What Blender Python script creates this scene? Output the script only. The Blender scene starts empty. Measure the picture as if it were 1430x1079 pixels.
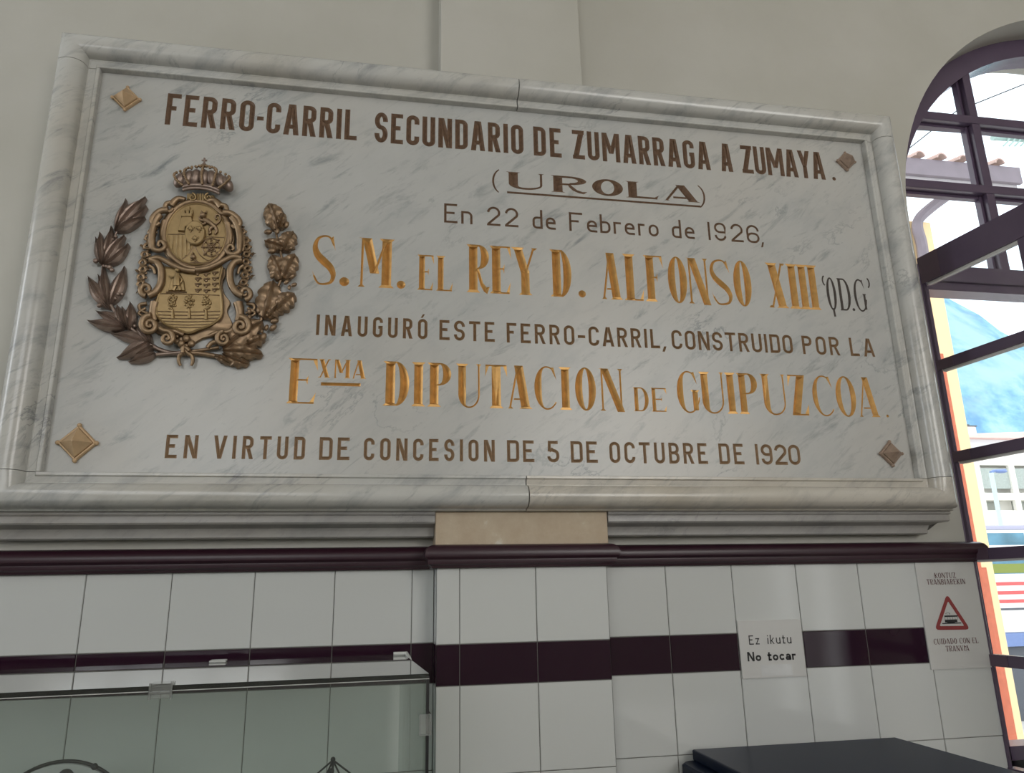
import bpy, bmesh, math, random
from math import pi, sin, cos, radians, hypot, atan2
from mathutils import Vector, Matrix
from mathutils.geometry import delaunay_2d_cdt

S = bpy.context.scene
COL = S.collection
random.seed(7)

# ------------------------------------------------------------------ camera
FPX, W, H = 1038.897, 1430.0, 1079.0
RX = Vector((0.9844, -0.1747, -0.0186))      # camera right
RF = Vector((0.1734, 0.9492, 0.2627))        # camera forward
RU = Vector((-0.0282, -0.2619, 0.9647))      # camera up
RF.normalize(); RX = (RX - RF * RX.dot(RF)).normalized(); RU = RX.cross(RF).normalized()
CAM = Vector((0.0, -1.5401, 1.5))
cd = bpy.data.cameras.new('camera'); cam = bpy.data.objects.new('camera', cd); COL.objects.link(cam)
cd.sensor_fit = 'HORIZONTAL'; cd.sensor_width = 36.0; cd.lens = 36.0 * FPX / W
cd.clip_start = 0.02; cd.clip_end = 2000
M = Matrix.Identity(4)
for i in range(3):
    M[i][0] = RX[i]; M[i][1] = RU[i]; M[i][2] = -RF[i]; M[i][3] = CAM[i]
cam.matrix_world = M
S.camera = cam

# ------------------------------------------------------------------ world, lights, exposure
S.view_settings.view_transform = 'Standard'; S.view_settings.look = 'None'
S.view_settings.gamma = 1.0; S.view_settings.use_curve_mapping = False
S.view_settings.exposure = 0.10
S.cycles.max_bounces = 8; S.cycles.diffuse_bounces = 4; S.cycles.glossy_bounces = 4
S.cycles.transparent_max_bounces = 12; S.cycles.sample_clamp_indirect = 6.0
S.cycles.use_denoising = True; S.cycles.caustics_reflective = False; S.cycles.caustics_refractive = False
SKY_STRENGTH = 2.2

wd = bpy.data.worlds.new('sky'); S.world = wd; wd.use_nodes = True
nt = wd.node_tree; nt.nodes.clear()
out = nt.nodes.new('ShaderNodeOutputWorld'); bg = nt.nodes.new('ShaderNodeBackground')
tc = nt.nodes.new('ShaderNodeTexCoord'); nz = nt.nodes.new('ShaderNodeTexNoise')
nz.inputs['Scale'].default_value = 2.2; nz.inputs['Detail'].default_value = 5
rp = nt.nodes.new('ShaderNodeValToRGB')
rp.color_ramp.elements[0].position = 0.35; rp.color_ramp.elements[0].color = (0.80, 0.90, 1.0, 1)
rp.color_ramp.elements[1].position = 0.55; rp.color_ramp.elements[1].color = (1.0, 1.0, 1.0, 1)
bg.inputs['Strength'].default_value = SKY_STRENGTH
nt.links.new(tc.outputs['Generated'], nz.inputs['Vector']); nt.links.new(nz.outputs['Fac'], rp.inputs['Fac'])
nt.links.new(rp.outputs['Color'], bg.inputs['Color']); nt.links.new(bg.outputs['Background'], out.inputs['Surface'])

def area(name, loc, target, sx, sy, power, color):
    l = bpy.data.lights.new(name, 'AREA'); l.shape = 'RECTANGLE'; l.size = sx; l.size_y = sy
    l.energy = power; l.color = color
    o = bpy.data.objects.new(name, l); COL.objects.link(o); o.location = loc
    d = Vector(target) - Vector(loc); o.rotation_euler = d.to_track_quat('-Z', 'Y').to_euler()
    return o
# daylight standing in the tall windows of the wall behind the camera and of the left wall
area('daylight_back_window', (2.2, -5.06, 2.75), (2.2, 0, 2.75), 1.9, 1.9, 60, (1.0, 0.96, 0.90))
area('daylight_back_window', (-1.6, -5.06, 2.75), (-1.6, 0, 2.75), 1.9, 1.9, 28, (1.0, 0.97, 0.92))
area('daylight_left_window', (-3.08, -0.75, 2.35), (0, -0.75, 2.35), 0.8, 1.9, 17, (0.86, 0.93, 1.0))

area('added_streak_light', (3.72, -5.06, 1.15), (3.72, 0, 1.15), 0.09, 1.7, 1.6, (0.95, 0.98, 1.0))  # narrow strip light added for streak reflections in the tiles
area('added_streak_light', (4.12, -5.06, 1.15), (4.12, 0, 1.15), 0.09, 1.7, 1.6, (0.95, 0.98, 1.0))  # second added strip; no door is modelled here

# ------------------------------------------------------------------ helpers
def unproj(x, y):
    return RX * ((x - W / 2) / FPX) + RF - RU * ((y - H / 2) / FPX)
def at(x, y, Y):
    d = unproj(x, y); return CAM + d * ((Y - CAM.y) / d.y)

class MB:
    def __init__(s): s.v = []; s.f = []; s.m = []; s.cur = 0
    def add(s, verts, faces):
        n = len(s.v); s.v += [tuple(p) for p in verts]; s.f += [tuple(i + n for i in f) for f in faces]; s.m += [s.cur] * len(faces)
    def box(s, x0, x1, y0, y1, z0, z1, b=0.0):
        if b <= 0:
            s.add([(x0,y0,z0),(x1,y0,z0),(x1,y1,z0),(x0,y1,z0),(x0,y0,z1),(x1,y0,z1),(x1,y1,z1),(x0,y1,z1)],
                  [(0,3,2,1),(4,5,6,7),(0,1,5,4),(1,2,6,5),(2,3,7,6),(3,0,4,7)])
        else:
            bm = bmesh.new()
            bmesh.ops.create_cube(bm, size=1.0, matrix=Matrix.Translation(((x0+x1)/2,(y0+y1)/2,(z0+z1)/2)) @ Matrix.Diagonal((x1-x0,y1-y0,z1-z0,1)))
            bmesh.ops.bevel(bm, geom=bm.edges[:], offset=b, segments=2, affect='EDGES', profile=0.5)
            bm.verts.index_update()
            s.add([v.co[:] for v in bm.verts], [[v.index for v in f.verts] for f in bm.faces]); bm.free()
    def tube(s, pts, r, n=8, closed=False, squash=1.0):
        pts = [Vector(p) for p in pts]; k = len(pts)
        rr = r if isinstance(r, (list, tuple)) else [r] * k
        V = []; F = []; up = Vector((0, -1, 0))
        for i, p in enumerate(pts):
            a = pts[i-1] if (i > 0 or closed) else p
            b = pts[(i+1) % k] if (i < k-1 or closed) else p
            t = (b - a).normalized() if (b - a).length > 1e-9 else Vector((1,0,0))
            u = up - t * up.dot(t)
            if u.length < 1e-3: u = Vector((1,0,0)) - t * t.x
            u.normalize(); w = t.cross(u)
            for j in range(n):
                an = 2*pi*j/n; V.append(p + (u * cos(an) * squash + w * sin(an)) * rr[i])
        for i in range(k if closed else k-1):
            for j in range(n):
                a0 = i*n+j; a1 = i*n+(j+1) % n; b0 = ((i+1) % k)*n+j; b1 = ((i+1) % k)*n+(j+1) % n
                F.append((a0, a1, b1, b0))
        if not closed:
            F.append(tuple(reversed(range(n)))); F.append(tuple(range((k-1)*n, k*n)))
        s.add(V, F)
    def ball(s, c, r, sx=1, sy=1, sz=1, rot=0.0, n=12, m=8):
        V = []; F = []; c = Vector(c); R = Matrix.Rotation(rot, 3, 'Y')
        for i in range(m+1):
            th = pi*i/m
            for j in range(n):
                ph = 2*pi*j/n
                V.append(c + R @ Vector((r*sx*sin(th)*cos(ph), r*sy*sin(th)*sin(ph), r*sz*cos(th))))
        for i in range(m):
            for j in range(n):
                F.append((i*n+j, (i+1)*n+j, (i+1)*n+(j+1) % n, i*n+(j+1) % n))
        s.add(V, F)
    def lathe(s, prof, c, axis='Z', n=24):
        V = []; F = []; k = len(prof); c = Vector(c)
        for j in range(n):
            an = 2*pi*j/n
            for (r, h) in prof:
                if axis == 'Z': V.append(c + Vector((r*cos(an), r*sin(an), h)))
                else: V.append(c + Vector((r*cos(an), -h, r*sin(an))))
        for j in range(n):
            for i in range(k-1):
                F.append((j*k+i, ((j+1) % n)*k+i, ((j+1) % n)*k+i+1, j*k+i+1))
        s.add(V, F)
    def prism(s, poly, y0, y1, bev=0.0):
        """closed XZ outline from y0 (back) to y1 (front, smaller y), optional chamfer at the front"""
        n = len(poly); cx = sum(p[0] for p in poly)/n; cz = sum(p[1] for p in poly)/n
        V = [(x, y0, z) for x, z in poly]
        if bev > 0:
            V += [(x, y1+bev, z) for x, z in poly]
            R = max(hypot(x-cx, z-cz) for x, z in poly); k = 1 - bev/R
            V += [(cx+(x-cx)*k, y1, cz+(z-cz)*k) for x, z in poly]; L = 3
        else:
            V += [(x, y1, z) for x, z in poly]; L = 2
        F = []
        for l in range(L-1):
            for i in range(n):
                j = (i+1) % n; F.append((l*n+i, l*n+j, (l+1)*n+j, (l+1)*n+i))
        from mathutils.geometry import tessellate_polygon
        tri = tessellate_polygon([[Vector((x, z, 0)) for x, z in poly]])
        for t in tri:
            F.append(tuple((L-1)*n+i for i in t)); F.append(tuple(reversed(t)))
        s.add(V, F)
    def grid(s, P):
        a = len(P); b = len(P[0])
        s.add([p for r in P for p in r], [(i*b+j, (i+1)*b+j, (i+1)*b+j+1, i*b+j+1) for i in range(a-1) for j in range(b-1)])
    def build(s, name, mat, parent=None, smooth=None, fix=True):
        me = bpy.data.meshes.new(name); me.from_pydata(s.v, [], s.f); me.update()
        if fix:
            bm = bmesh.new(); bm.from_mesh(me)
            bmesh.ops.remove_doubles(bm, verts=bm.verts[:], dist=1e-6)
            bmesh.ops.recalc_face_normals(bm, faces=bm.faces[:]); bm.to_mesh(me); bm.free()
        for m_ in (mat if isinstance(mat, (list, tuple)) else [mat]): me.materials.append(m_)
        if not fix or isinstance(mat, (list, tuple)):
            if len(me.polygons) == len(s.m):
                for p, i in zip(me.polygons, s.m): p.material_index = i
        if smooth is not None:
            for p in me.polygons: p.use_smooth = True
            me.set_sharp_from_angle(angle=radians(smooth))
        o = bpy.data.objects.new(name, me); COL.objects.link(o)
        if parent:
            o.parent = parent; o.matrix_parent_inverse = Matrix.Translation(parent.location).inverted() if parent.type == 'EMPTY' else Matrix.Identity(4)
        return o

def empty(name, loc, label, cat, group=None):
    o = bpy.data.objects.new(name, None); COL.objects.link(o); o.location = loc; o.empty_display_size = 0.05
    return tag(o, label, cat, group)
def tag(o, label, cat, group=None, kind=None):
    o['label'] = label; o['category'] = cat
    if group: o['group'] = group
    if kind: o['kind'] = kind
    return o
def struct(o): o['kind'] = 'structure'; return o

# ------------------------------------------------------------------ materials
class NT:
    def __init__(s, name):
        s.m = bpy.data.materials.new(name); s.m.use_nodes = True; s.t = s.m.node_tree; s.t.nodes.clear()
        s.o = s.n('ShaderNodeOutputMaterial'); s.p = s.n('ShaderNodeBsdfPrincipled'); s.l(s.p.outputs[0], s.o.inputs[0])
        s.c = s.n('ShaderNodeTexCoord').outputs['Object']
    def n(s, t): return s.t.nodes.new(t)
    def l(s, a, b): s.t.links.new(a, b)
    def noise(s, scale, detail=4, rough=0.55, dist=0.0, vec=None):
        k = s.n('ShaderNodeTexNoise'); k.inputs['Scale'].default_value = scale; k.inputs['Detail'].default_value = detail
        k.inputs['Roughness'].default_value = rough; k.inputs['Distortion'].default_value = dist
        s.l(vec or s.c, k.inputs['Vector']); return k.outputs['Fac']
    def map(s, scale=(1,1,1), rot=(0,0,0), loc=(0,0,0)):
        k = s.n('ShaderNodeMapping'); k.inputs['Scale'].default_value = scale; k.inputs['Rotation'].default_value = rot; k.inputs['Location'].default_value = loc
        s.l(s.c, k.inputs['Vector']); return k.outputs[0]
    def ramp(s, fac, stops):
        k = s.n('ShaderNodeValToRGB'); r = k.color_ramp
        while len(r.elements) < len(stops): r.elements.new(0.5)
        for e, (p, c) in zip(r.elements, stops):
            e.position = p; e.color = (c[0], c[1], c[2], 1) if not isinstance(c, (int, float)) else (c, c, c, 1)
        s.l(fac, k.inputs[0]); return k.outputs[0]
    def mix(s, fac, a, b, mode='MIX'):
        k = s.n('ShaderNodeMix'); k.data_type = 'RGBA'; k.blend_type = mode
        if isinstance(fac, (int, float)): k.inputs[0].default_value = fac
        else: s.l(fac, k.inputs[0])
        for v, i in ((a, 6), (b, 7)):
            if isinstance(v, tuple): k.inputs[i].default_value = (*v, 1)
            else: s.l(v, k.inputs[i])
        return k.outputs[2]
    def math(s, op, a, b=None):
        k = s.n('ShaderNodeMath'); k.operation = op
        for i, v in enumerate((a, b)):
            if v is None: continue
            if isinstance(v, (int, float)): k.inputs[i].default_value = v
            else: s.l(v, k.inputs[i])
        return k.outputs[0]
    def bump(s, h, strength, dist=0.002):
        k = s.n('ShaderNodeBump'); k.inputs['Strength'].default_value = strength; k.inputs['Distance'].default_value = dist
        s.l(h, k.inputs['Height']); s.l(k.outputs[0], s.p.inputs['Normal'])
    def set(s, **kw):
        for k, v in kw.items():
            i = s.p.inputs[{'col':'Base Color','rough':'Roughness','metal':'Metallic','spec':'Specular IOR Level','coat':'Coat Weight'}[k]]
            if isinstance(v, tuple): i.default_value = (*v, 1)
            elif isinstance(v, (int, float)): i.default_value = v
            else: s.l(v, i)
        return s.m

def simple(name, col, rough=0.5, metal=0.0, var=0.12, scale=30, spec=0.5):
    k = NT(name); f = k.noise(scale, 3)
    c = k.mix(f, tuple(x*(1-var) for x in col), tuple(min(1, x*(1+var)) for x in col))
    return k.set(col=c, rough=rough, metal=metal, spec=spec)

def marble(name, base, dark, warm, vein, wfac=0.5, loc=(0,0,0), rough=0.3):
    k = NT(name)
    v = k.map((1, 1, 1), (0, radians(38), 0), loc)
    st = k.n('ShaderNodeMapping'); st.inputs['Scale'].default_value = (1.0, 1.0, 2.6); k.l(v, st.inputs[0]); sv = st.outputs[0]
    blot = k.noise(7.0, 8, 0.66, 0.3, sv)
    c = k.ramp(blot, [(0.30, dark), (0.50, base), (0.75, tuple(min(1, x*1.05) for x in base))])
    wv = k.noise(2.6, 3, 0.5, 0.3, k.map(loc=(3.1+loc[0], 1.7, 5.2)))
    c = k.mix(k.math('MULTIPLY', k.ramp(wv, [(0.45, 0.0), (0.68, 1.0)]), wfac), c, warm)
    vn = k.noise(3.2, 9, 0.62, 0.6, sv)
    d = k.math('ABSOLUTE', k.math('SUBTRACT', vn, 0.5))
    vm = k.noise(4.0, 3, 0.5, 0.0, k.map(loc=(9.0, 2.0+loc[0], 1.0)))
    line = k.math('MULTIPLY', k.ramp(d, [(0.0, 1.0), (0.012, 0.0)]), k.ramp(vm, [(0.53, 0.0), (0.68, 0.7)]))
    c = k.mix(line, c, vein)
    s2 = k.n('ShaderNodeMapping'); s2.inputs['Scale'].default_value = (0.8, 1.0, 3.4); k.l(v, s2.inputs[0])
    sp = k.noise(11, 7, 0.68, 0.5, s2.outputs[0])
    c = k.mix(k.math('MULTIPLY', k.ramp(sp, [(0.55, 0.0), (0.72, 1.0)]), k.ramp(k.noise(4.5, 2), [(0.35, 0.25), (0.62, 0.85)])), c, vein)
    s3 = k.noise(30, 6, 0.7, 0.3, s2.outputs[0])
    c = k.mix(k.math('MULTIPLY', k.ramp(s3, [(0.60, 0.0), (0.74, 1.0)]), 0.45), c, vein)
    return k.set(col=c, rough=rough, spec=0.5)

MAT = {}
MAT['slab'] = marble('grey_veined_marble', (0.485,0.49,0.475), (0.41,0.425,0.42), (0.53,0.50,0.45), (0.17,0.19,0.20), 0.4)
MAT['frame'] = marble('frame_marble', (0.54,0.54,0.515), (0.36,0.37,0.37), (0.46,0.42,0.34), (0.20,0.21,0.22), 0.45, (4.3,0,0), 0.22)
MAT['frame2'] = marble('frame_marble_warm', (0.56,0.53,0.47), (0.42,0.40,0.36), (0.47,0.42,0.34), (0.28,0.27,0.26), 0.7, (8.9,0,0), 0.22)
MAT['cornice'] = marble('shaded_cornice_marble', (0.34,0.33,0.315), (0.25,0.245,0.24), (0.38,0.34,0.29), (0.18,0.18,0.18), 0.5, (2.2,0,0), 0.35)  # grey marble, colour lowered further to stand for shade under the frame

k = NT('cream_plaster'); f = k.noise(3.2, 5); g = k.noise(45, 3)
MAT['plaster'] = k.set(col=k.mix(k.ramp(f, [(0.35, 0.0), (0.65, 1.0)]), (0.485,0.475,0.425), (0.53,0.52,0.475)), rough=0.75, spec=0.3); k.bump(g, 0.12, 0.0015)
k = NT('worn_cream_paint'); f = k.noise(16, 6, 0.65); g = k.noise(45, 3)
MAT['worn'] = k.set(col=k.ramp(f, [(0.40, (0.50,0.40,0.29)), (0.60, (0.56,0.47,0.35)), (0.68, (0.66,0.62,0.53))]), rough=0.7); k.bump(g, 0.3, 0.002)

def tilemat(name, a, b, rough):
    k = NT(name); f = k.noise(2.5, 3); g = k.noise(14, 2, 0.4)
    m = k.set(col=k.mix(f, a, b), rough=rough, spec=0.5); k.bump(g, 0.05, 0.004); return m
MAT['tile'] = tilemat('white_glazed_tile', (0.60,0.625,0.615), (0.635,0.65,0.64), 0.1)
MAT['band'] = tilemat('maroon_glazed_tile', (0.018,0.005,0.013), (0.027,0.008,0.020), 0.1)
MAT['grout'] = simple('dirty_grout', (0.16,0.155,0.145), 0.9)
MAT['rail'] = tilemat('maroon_glazed_rail', (0.027,0.008,0.016), (0.036,0.011,0.020), 0.33)
MAT['bronze'] = simple('bronze_brown', (0.31,0.215,0.13), 0.42, 0.75, 0.35, 90)
MAT['gold_bronze'] = simple('bronze_golden', (0.36,0.255,0.125), 0.45, 0.75, 0.25, 70)
MAT['dark_bronze'] = simple('bronze_dark', (0.31,0.235,0.195), 0.42, 0.7, 0.35, 90)
MAT['oak'] = simple('bronze_oak', (0.29,0.20,0.125), 0.42, 0.72, 0.45, 60)
MAT['brass'] = simple('dull_brass', (0.60,0.42,0.25), 0.5, 0.35, 0.2, 60)
MAT['brass_worn'] = simple('dull_brass_worn', (0.34,0.25,0.19), 0.55, 0.3, 0.45, 90)
MAT['gilt'] = simple('gilding', (0.60,0.345,0.115), 0.42, 0.6, 0.35, 60)
MAT['ink_brown'] = simple('dark_brown_paint_fill', (0.155,0.092,0.055), 0.6, 0.1, 0.5, 120)
MAT['ink_mid'] = simple('brown_paint_fill', (0.225,0.135,0.068), 0.55, 0.2, 0.4, 120)
MAT['ink_lite'] = simple('light_brown_paint_fill', (0.27,0.175,0.10), 0.55, 0.2, 0.3, 120)
MAT['ink_dark'] = simple('dark_line_fill', (0.085,0.07,0.06), 0.6, 0.1, 0.4, 120)
MAT['winpaint'] = simple('maroon_window_paint', (0.105,0.075,0.120), 0.26, 0, 0.15, 12)
MAT['white'] = simple('white_putty', (0.7,0.68,0.66), 0.5)
MAT['red'] = simple('flaking_red_paint', (0.55,0.14,0.07), 0.6, 0, 0.3, 20)
MAT['orange'] = simple('orange_render', (0.88,0.66,0.38), 0.8, 0, 0.05, 5)
MAT['paper'] = simple('white_paper', (0.60,0.60,0.585), 0.3, 0, 0.02, 8)
MAT['black_ink'] = simple('black_print', (0.012,0.012,0.014), 0.4)
MAT['red_ink'] = simple('red_print', (0.27,0.035,0.035), 0.4)
MAT['brown_ink'] = simple('dark_red_print', (0.11,0.03,0.035), 0.4)
MAT['black'] = simple('black_seal', (0.006,0.006,0.008), 0.4)
MAT['blackbox'] = simple('black_lacquer', (0.010,0.016,0.036), 0.3, spec=0.05)
MAT['cloud'] = simple('clear_plastic', (0.55,0.56,0.55), 0.25)
MAT['enamel'] = simple('white_enamel', (0.55,0.56,0.58), 0.25)
MAT['floor'] = simple('floor_stone', (0.45,0.42,0.37), 0.4, 0, 0.2, 6)
MAT['ceil'] = simple('ceiling_paint', (0.68,0.66,0.60), 0.9, 0, 0.03)
MAT['roomwall'] = simple('room_paint', (0.58,0.565,0.51), 0.8, 0, 0.03)

def glassmat(name, tint, refl=1.0, rough=0.0, pale_mix=0.0):
    k = NT(name); t = k.t; t.nodes.remove(k.p)
    tr = k.n('ShaderNodeBsdfTransparent'); tr.inputs[0].default_value = (*tint, 1)
    gl = k.n('ShaderNodeBsdfGlossy'); gl.inputs['Roughness'].default_value = rough
    lw = k.n('ShaderNodeLayerWeight'); lw.inputs[0].default_value = 0.5
    fr = k.math('ADD', k.math('MULTIPLY', k.math('POWER', lw.outputs['Facing'], 5.0), 0.96), 0.04)
    mx = k.n('ShaderNodeMixShader'); k.l(k.math('MINIMUM', k.math('MULTIPLY', fr, refl), 1.0), mx.inputs[0])
    k.l(tr.outputs[0], mx.inputs[1]); k.l(gl.outputs[0], mx.inputs[2]); res = mx.outputs[0]
    if pale_mix > 0:
        df = k.n('ShaderNodeBsdfDiffuse'); df.inputs[0].default_value = (0.6, 0.62, 0.6, 1)
        m2 = k.n('ShaderNodeMixShader'); k.l(k.math('MULTIPLY', k.noise(9, 4), pale_mix*2), m2.inputs[0]); k.l(res, m2.inputs[1]); k.l(df.outputs[0], m2.inputs[2]); res = m2.outputs[0]
    k.l(res, k.o.inputs[0]); return k.m
MAT['winglass'] = glassmat('window_glass', (0.97,0.98,0.98), 1.0)
MAT['caseglass'] = glassmat('case_front_glass', (0.92,0.955,0.935), 1.0, 0.0, 0.03)
MAT['topglass'] = glassmat('case_top_glass', (0.86,0.90,0.88), 1.7, 0.0, 0.025)  # pale diffuse mix helps stand in for the grey reflection on top

# ------------------------------------------------------------------ setting: room shell
XL, XR_, YB, ZC = -3.2, 4.6, -5.2, 4.3
PX0, PX1, PD = 0.1155, 0.4565, 0.060           # pilaster
ZR0, ZR1 = 1.541, 1.586                         # chair rail
WX0, WXT, WX1 = 1.342, 1.352, 2.802             # window opening
WCX, WCZ, WR = 2.072, 2.405, 0.730
SILL = 1.100

def in_loop(p, lp):
    c = False; n = len(lp)
    for i in range(n):
        x0, y0 = lp[i]; x1, y1 = lp[(i+1) % n]
        if (y0 > p[1]) != (y1 > p[1]) and p[0] < (x1-x0)*(p[1]-y0)/(y1-y0)+x0: c = not c
    return c
def cdt_fill(loops):
    """triangles of the outer loop minus the hole loops (2D)"""
    V = []; Ed = []
    for lp in loops:
        n = len(V); k_ = len(lp); V += [Vector(p) for p in lp]; Ed += [(n+i, n+(i+1) % k_) for i in range(k_)]
    r = delaunay_2d_cdt(V, Ed, [], 0, 1e-7, True)
    tris = []
    for f in r[2]:
        c = [sum(r[0][i][j] for i in f)/3 for j in (0, 1)]
        if in_loop(c, loops[0]) and not any(in_loop(c, h) for h in loops[1:]): tris.append(f)
    return r[0], tris
def wall_prism(name, loops, y0, y1, mat):
    V, T = cdt_fill(loops); b = MB(); n = len(V)
    b.add([(p.x, y0, p.y) for p in V] + [(p.x, y1, p.y) for p in V], [tuple(t) for t in T] + [tuple(i+n for i in reversed(t)) for t in T])
    for lp in loops:
        k = len(lp)
        b.add([(x, y0, z) for x, z in lp] + [(x, y1, z) for x, z in lp], [(i, (i+1) % k, k+(i+1) % k, k+i) for i in range(k)])
    return struct(b.build(name, mat, smooth=25))
arch = [(WCX + WR*cos(a), WCZ + WR*sin(a)) for a in [pi*i/48 for i in range(49)]]
hole = [(WXT, SILL), (WXT, ZR0+0.02), (WX0, ZR0+0.02)] + list(reversed(arch)) + [(WX1, SILL)]
wall_prism('wall_front', [[(XL, 0), (XR_, 0), (XR_, ZC), (XL, ZC)], hole], 0.005, 0.26, MAT['plaster'])
# upper and lower plaster of the pilaster (the marble hides what lies between)
b = MB(); b.box(PX0, PX1, -PD, 0.01, 2.60, ZC, 0.002); struct(b.build('wall_pilaster', MAT['plaster']))
b = MB(); b.box(PX0-0.003, PX1+0.006, -PD-0.002, 0.01, 1.575, 1.6492, 0.002); struct(b.build('wall_pilaster_foot', MAT['worn']))

# tiling
ROWS = [(1.4012, 1.560, 'tile'), (1.3278, 1.4012, 'band')] + [(1.3278-0.1532*(i+1), 1.3278-0.1532*i, 'tile') for i in range(9)]
def tiling(name, joints, yf, side=None):
    b = MB(); g = 0.0007
    for (z0, z1, kind) in ROWS:
        z0 = max(z0, 0.0)
        for x0, x1 in zip(joints[:-1], joints[1:]):
            b.cur = 0 if kind == 'tile' else 1
            a = random.uniform(-1, 1)*0.0006; c = random.uniform(-1, 1)*0.0006; e = 0.0009
            X0, X1, Z0, Z1 = x0+g, x1-g, z0+g, z1-g
            def yy(x, z): return yf + a*((x-x0)/(x1-x0)-.5) + c*((z-z0)/(z1-z0)-.5)
            P = [(X0+e, Z0+e), (X1-e, Z0+e), (X1-e, Z1-e), (X0+e, Z1-e)]; Q = [(X0, Z0), (X1, Z0), (X1, Z1), (X0, Z1)]
            V = [(x, yy(x, z), z) for x, z in P] + [(x, yf+0.0012, z) for x, z in Q] + [(x, yf+0.0048, z) for x, z in Q]
            b.add(V, [(0,1,2,3)] + [(i, 4+i, 4+(i+1) % 4, (i+1) % 4) for i in range(4)] + [(4+i, 8+i, 8+(i+1) % 4, 4+(i+1) % 4) for i in range(4)])
        if side is not None:   # flank of the pilaster
            for xs, sg in ((joints[0], -1), (joints[-1], 1)):
                b.add([(xs, yf+0.001, z0+g), (xs, 0.0, z0+g), (xs, 0.0, z1-g), (xs, yf+0.001, z1-g)], [(0,1,2,3)])
    b.cur = 2
    b.box(joints[0]+0.0004, joints[-1]-0.0004, yf+0.0016, 0.006 if side is None else 0.0055, 0.0, 1.558)
    return struct(b.build(name, [MAT['tile'], MAT['band'], MAT['grout']], fix=False))
tiling('wall_tiles_left', [XL] + [0.0719-0.15*i for i in range(21, -1, -1)] + [PX0], 0.0)
tiling('wall_tiles_right', [PX1, 0.6032, 0.7532, 0.9032, 1.0532, 1.2032, WXT], 0.0)
tiling('wall_tiles_pilaster', [PX0, 0.1604, 0.3104, PX1], -PD, True)
b = MB(); b.box(WX1, XR_, 0.0, 0.01, 0, 1.55); b.box(WXT, WX1, 0.0, 0.01, 0, SILL-0.02); struct(b.build('wall_tiles_window', MAT['tile']))

# chair rail swept along wall, round the pilaster and into the window reveal
prof = [(0.0, 1.541), (0.008, 1.541), (0.010, 1.5425), (0.011, 1.5455), (0.0135, 1.547), (0.0165, 1.549), (0.0172, 1.553), (0.0172, 1.557), (0.0195, 1.5585), (0.0225, 1.562), (0.0235, 1.568), (0.022, 1.575), (0.018, 1.581), (0.012, 1.5845), (0.004, 1.586), (0.0, 1.586)]
def sweep(path, prof, end_round=False):
    n = len(path); P = []
    for i, p in enumerate(path):
        p = Vector(p); a = Vector(path[i-1]) if i else None; c = Vector(path[i+1]) if i < n-1 else None
        def nor(u, v): d = (v-u).normalized(); return Vector((d.y, -d.x))
        if a is None: o = nor(p, c)
        elif c is None: o = nor(a, p)
        else:
            n1, n2 = nor(a, p), nor(p, c); o = (n1+n2)/(1+n1.dot(n2))
        P.append([(p.x+o.x*u, p.y+o.y*u, z) for u, z in prof])
    return P
b = MB()
b.grid(sweep([(XL, 0.0), (PX0, 0.0), (PX0, -PD), (PX1, -PD), (PX1, 0.0), (WXT, 0.0), (WXT, 0.07)], prof))
struct(b.build('trim_chair_rail', MAT['rail'], smooth=28))

# rest of the room
b = MB(); b.box(XL-0.2, XR_+0.2, YB-0.2, 0.25, -0.1, 0.0); struct(b.build('floor', MAT['floor']))
b = MB(); b.box(XL-0.2, XR_+0.2, YB-0.2, 0.26, ZC, ZC+0.1); struct(b.build('ceiling', MAT['ceil']))
def holed_wall(name, along, fixed, t, u0, u1, holes):
    V, T = cdt_fill([[(u0, 0), (u1, 0), (u1, ZC), (u0, ZC)]] + [[(a, c), (b_, c), (b_, d), (a, d)] for a, b_, c, d in holes]) if False else (None, None)
    b = MB(); us = sorted({u0, u1, *[h[0] for h in holes], *[h[1] for h in holes]}); zs = sorted({0, ZC, *[h[2] for h in holes], *[h[3] for h in holes]})
    for ua, ub in zip(us, us[1:]):
        for za, zb in zip(zs, zs[1:]):
            if any(h[0] <= ua and ub <= h[1] and h[2] <= za and zb <= h[3] for h in holes): continue
            if along == 'X': b.box(ua, ub, min(fixed, fixed+t), max(fixed, fixed+t), za, zb)
            else: b.box(min(fixed, fixed+t), max(fixed, fixed+t), ua, ub, za, zb)
    return struct(b.build(name, MAT['roomwall'], fix=False))
holed_wall('wall_back', 'X', YB, -0.2, XL, XR_, [(1.25, 3.15, 1.8, 3.7), (-2.55, -0.65, 1.8, 3.7), (3.675, 3.765, 0.3, 2.0), (4.075, 4.165, 0.3, 2.0)])  # the two narrow slots let the added strip lights through
holed_wall('wall_left', 'Y', XL, -0.2, YB, 0.0, [(-1.15, -0.35, 1.4, 3.3)])
holed_wall('wall_right', 'Y', XR_, 0.2, YB, 0.0, [])
def far_window(name, cx, y, w, z0, z1, axis):
    b = MB(); n = 3 if w > 1 else 1
    for i in range(n+1):
        u = cx - w/2 + w*i/n; 
        if axis == 'X': b.box(u-0.025, u+0.025, y-0.03, y+0.03, z0, z1)
        else: b.box(y-0.03, y+0.03, u-0.025, u+0.025, z0, z1)
    for i in range(4):
        z = z0 + (z1-z0)*i/3
        if axis == 'X': b.box(cx-w/2, cx+w/2, y-0.03, y+0.03, z-0.025, z+0.025)
        else: b.box(y-0.03, y+0.03, cx-w/2, cx+w/2, z-0.025, z+0.025)
    return struct(b.build(name, MAT['winpaint'], fix=False))
far_window('window_2', 2.2, YB+0.20, 1.9, 1.8, 3.7, 'X')
far_window('window_3', -1.6, YB+0.20, 1.9, 1.8, 3.7, 'X')
far_window('window_4', -0.75, XL+0.18, 0.8, 1.4, 3.3, 'Y')

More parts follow.
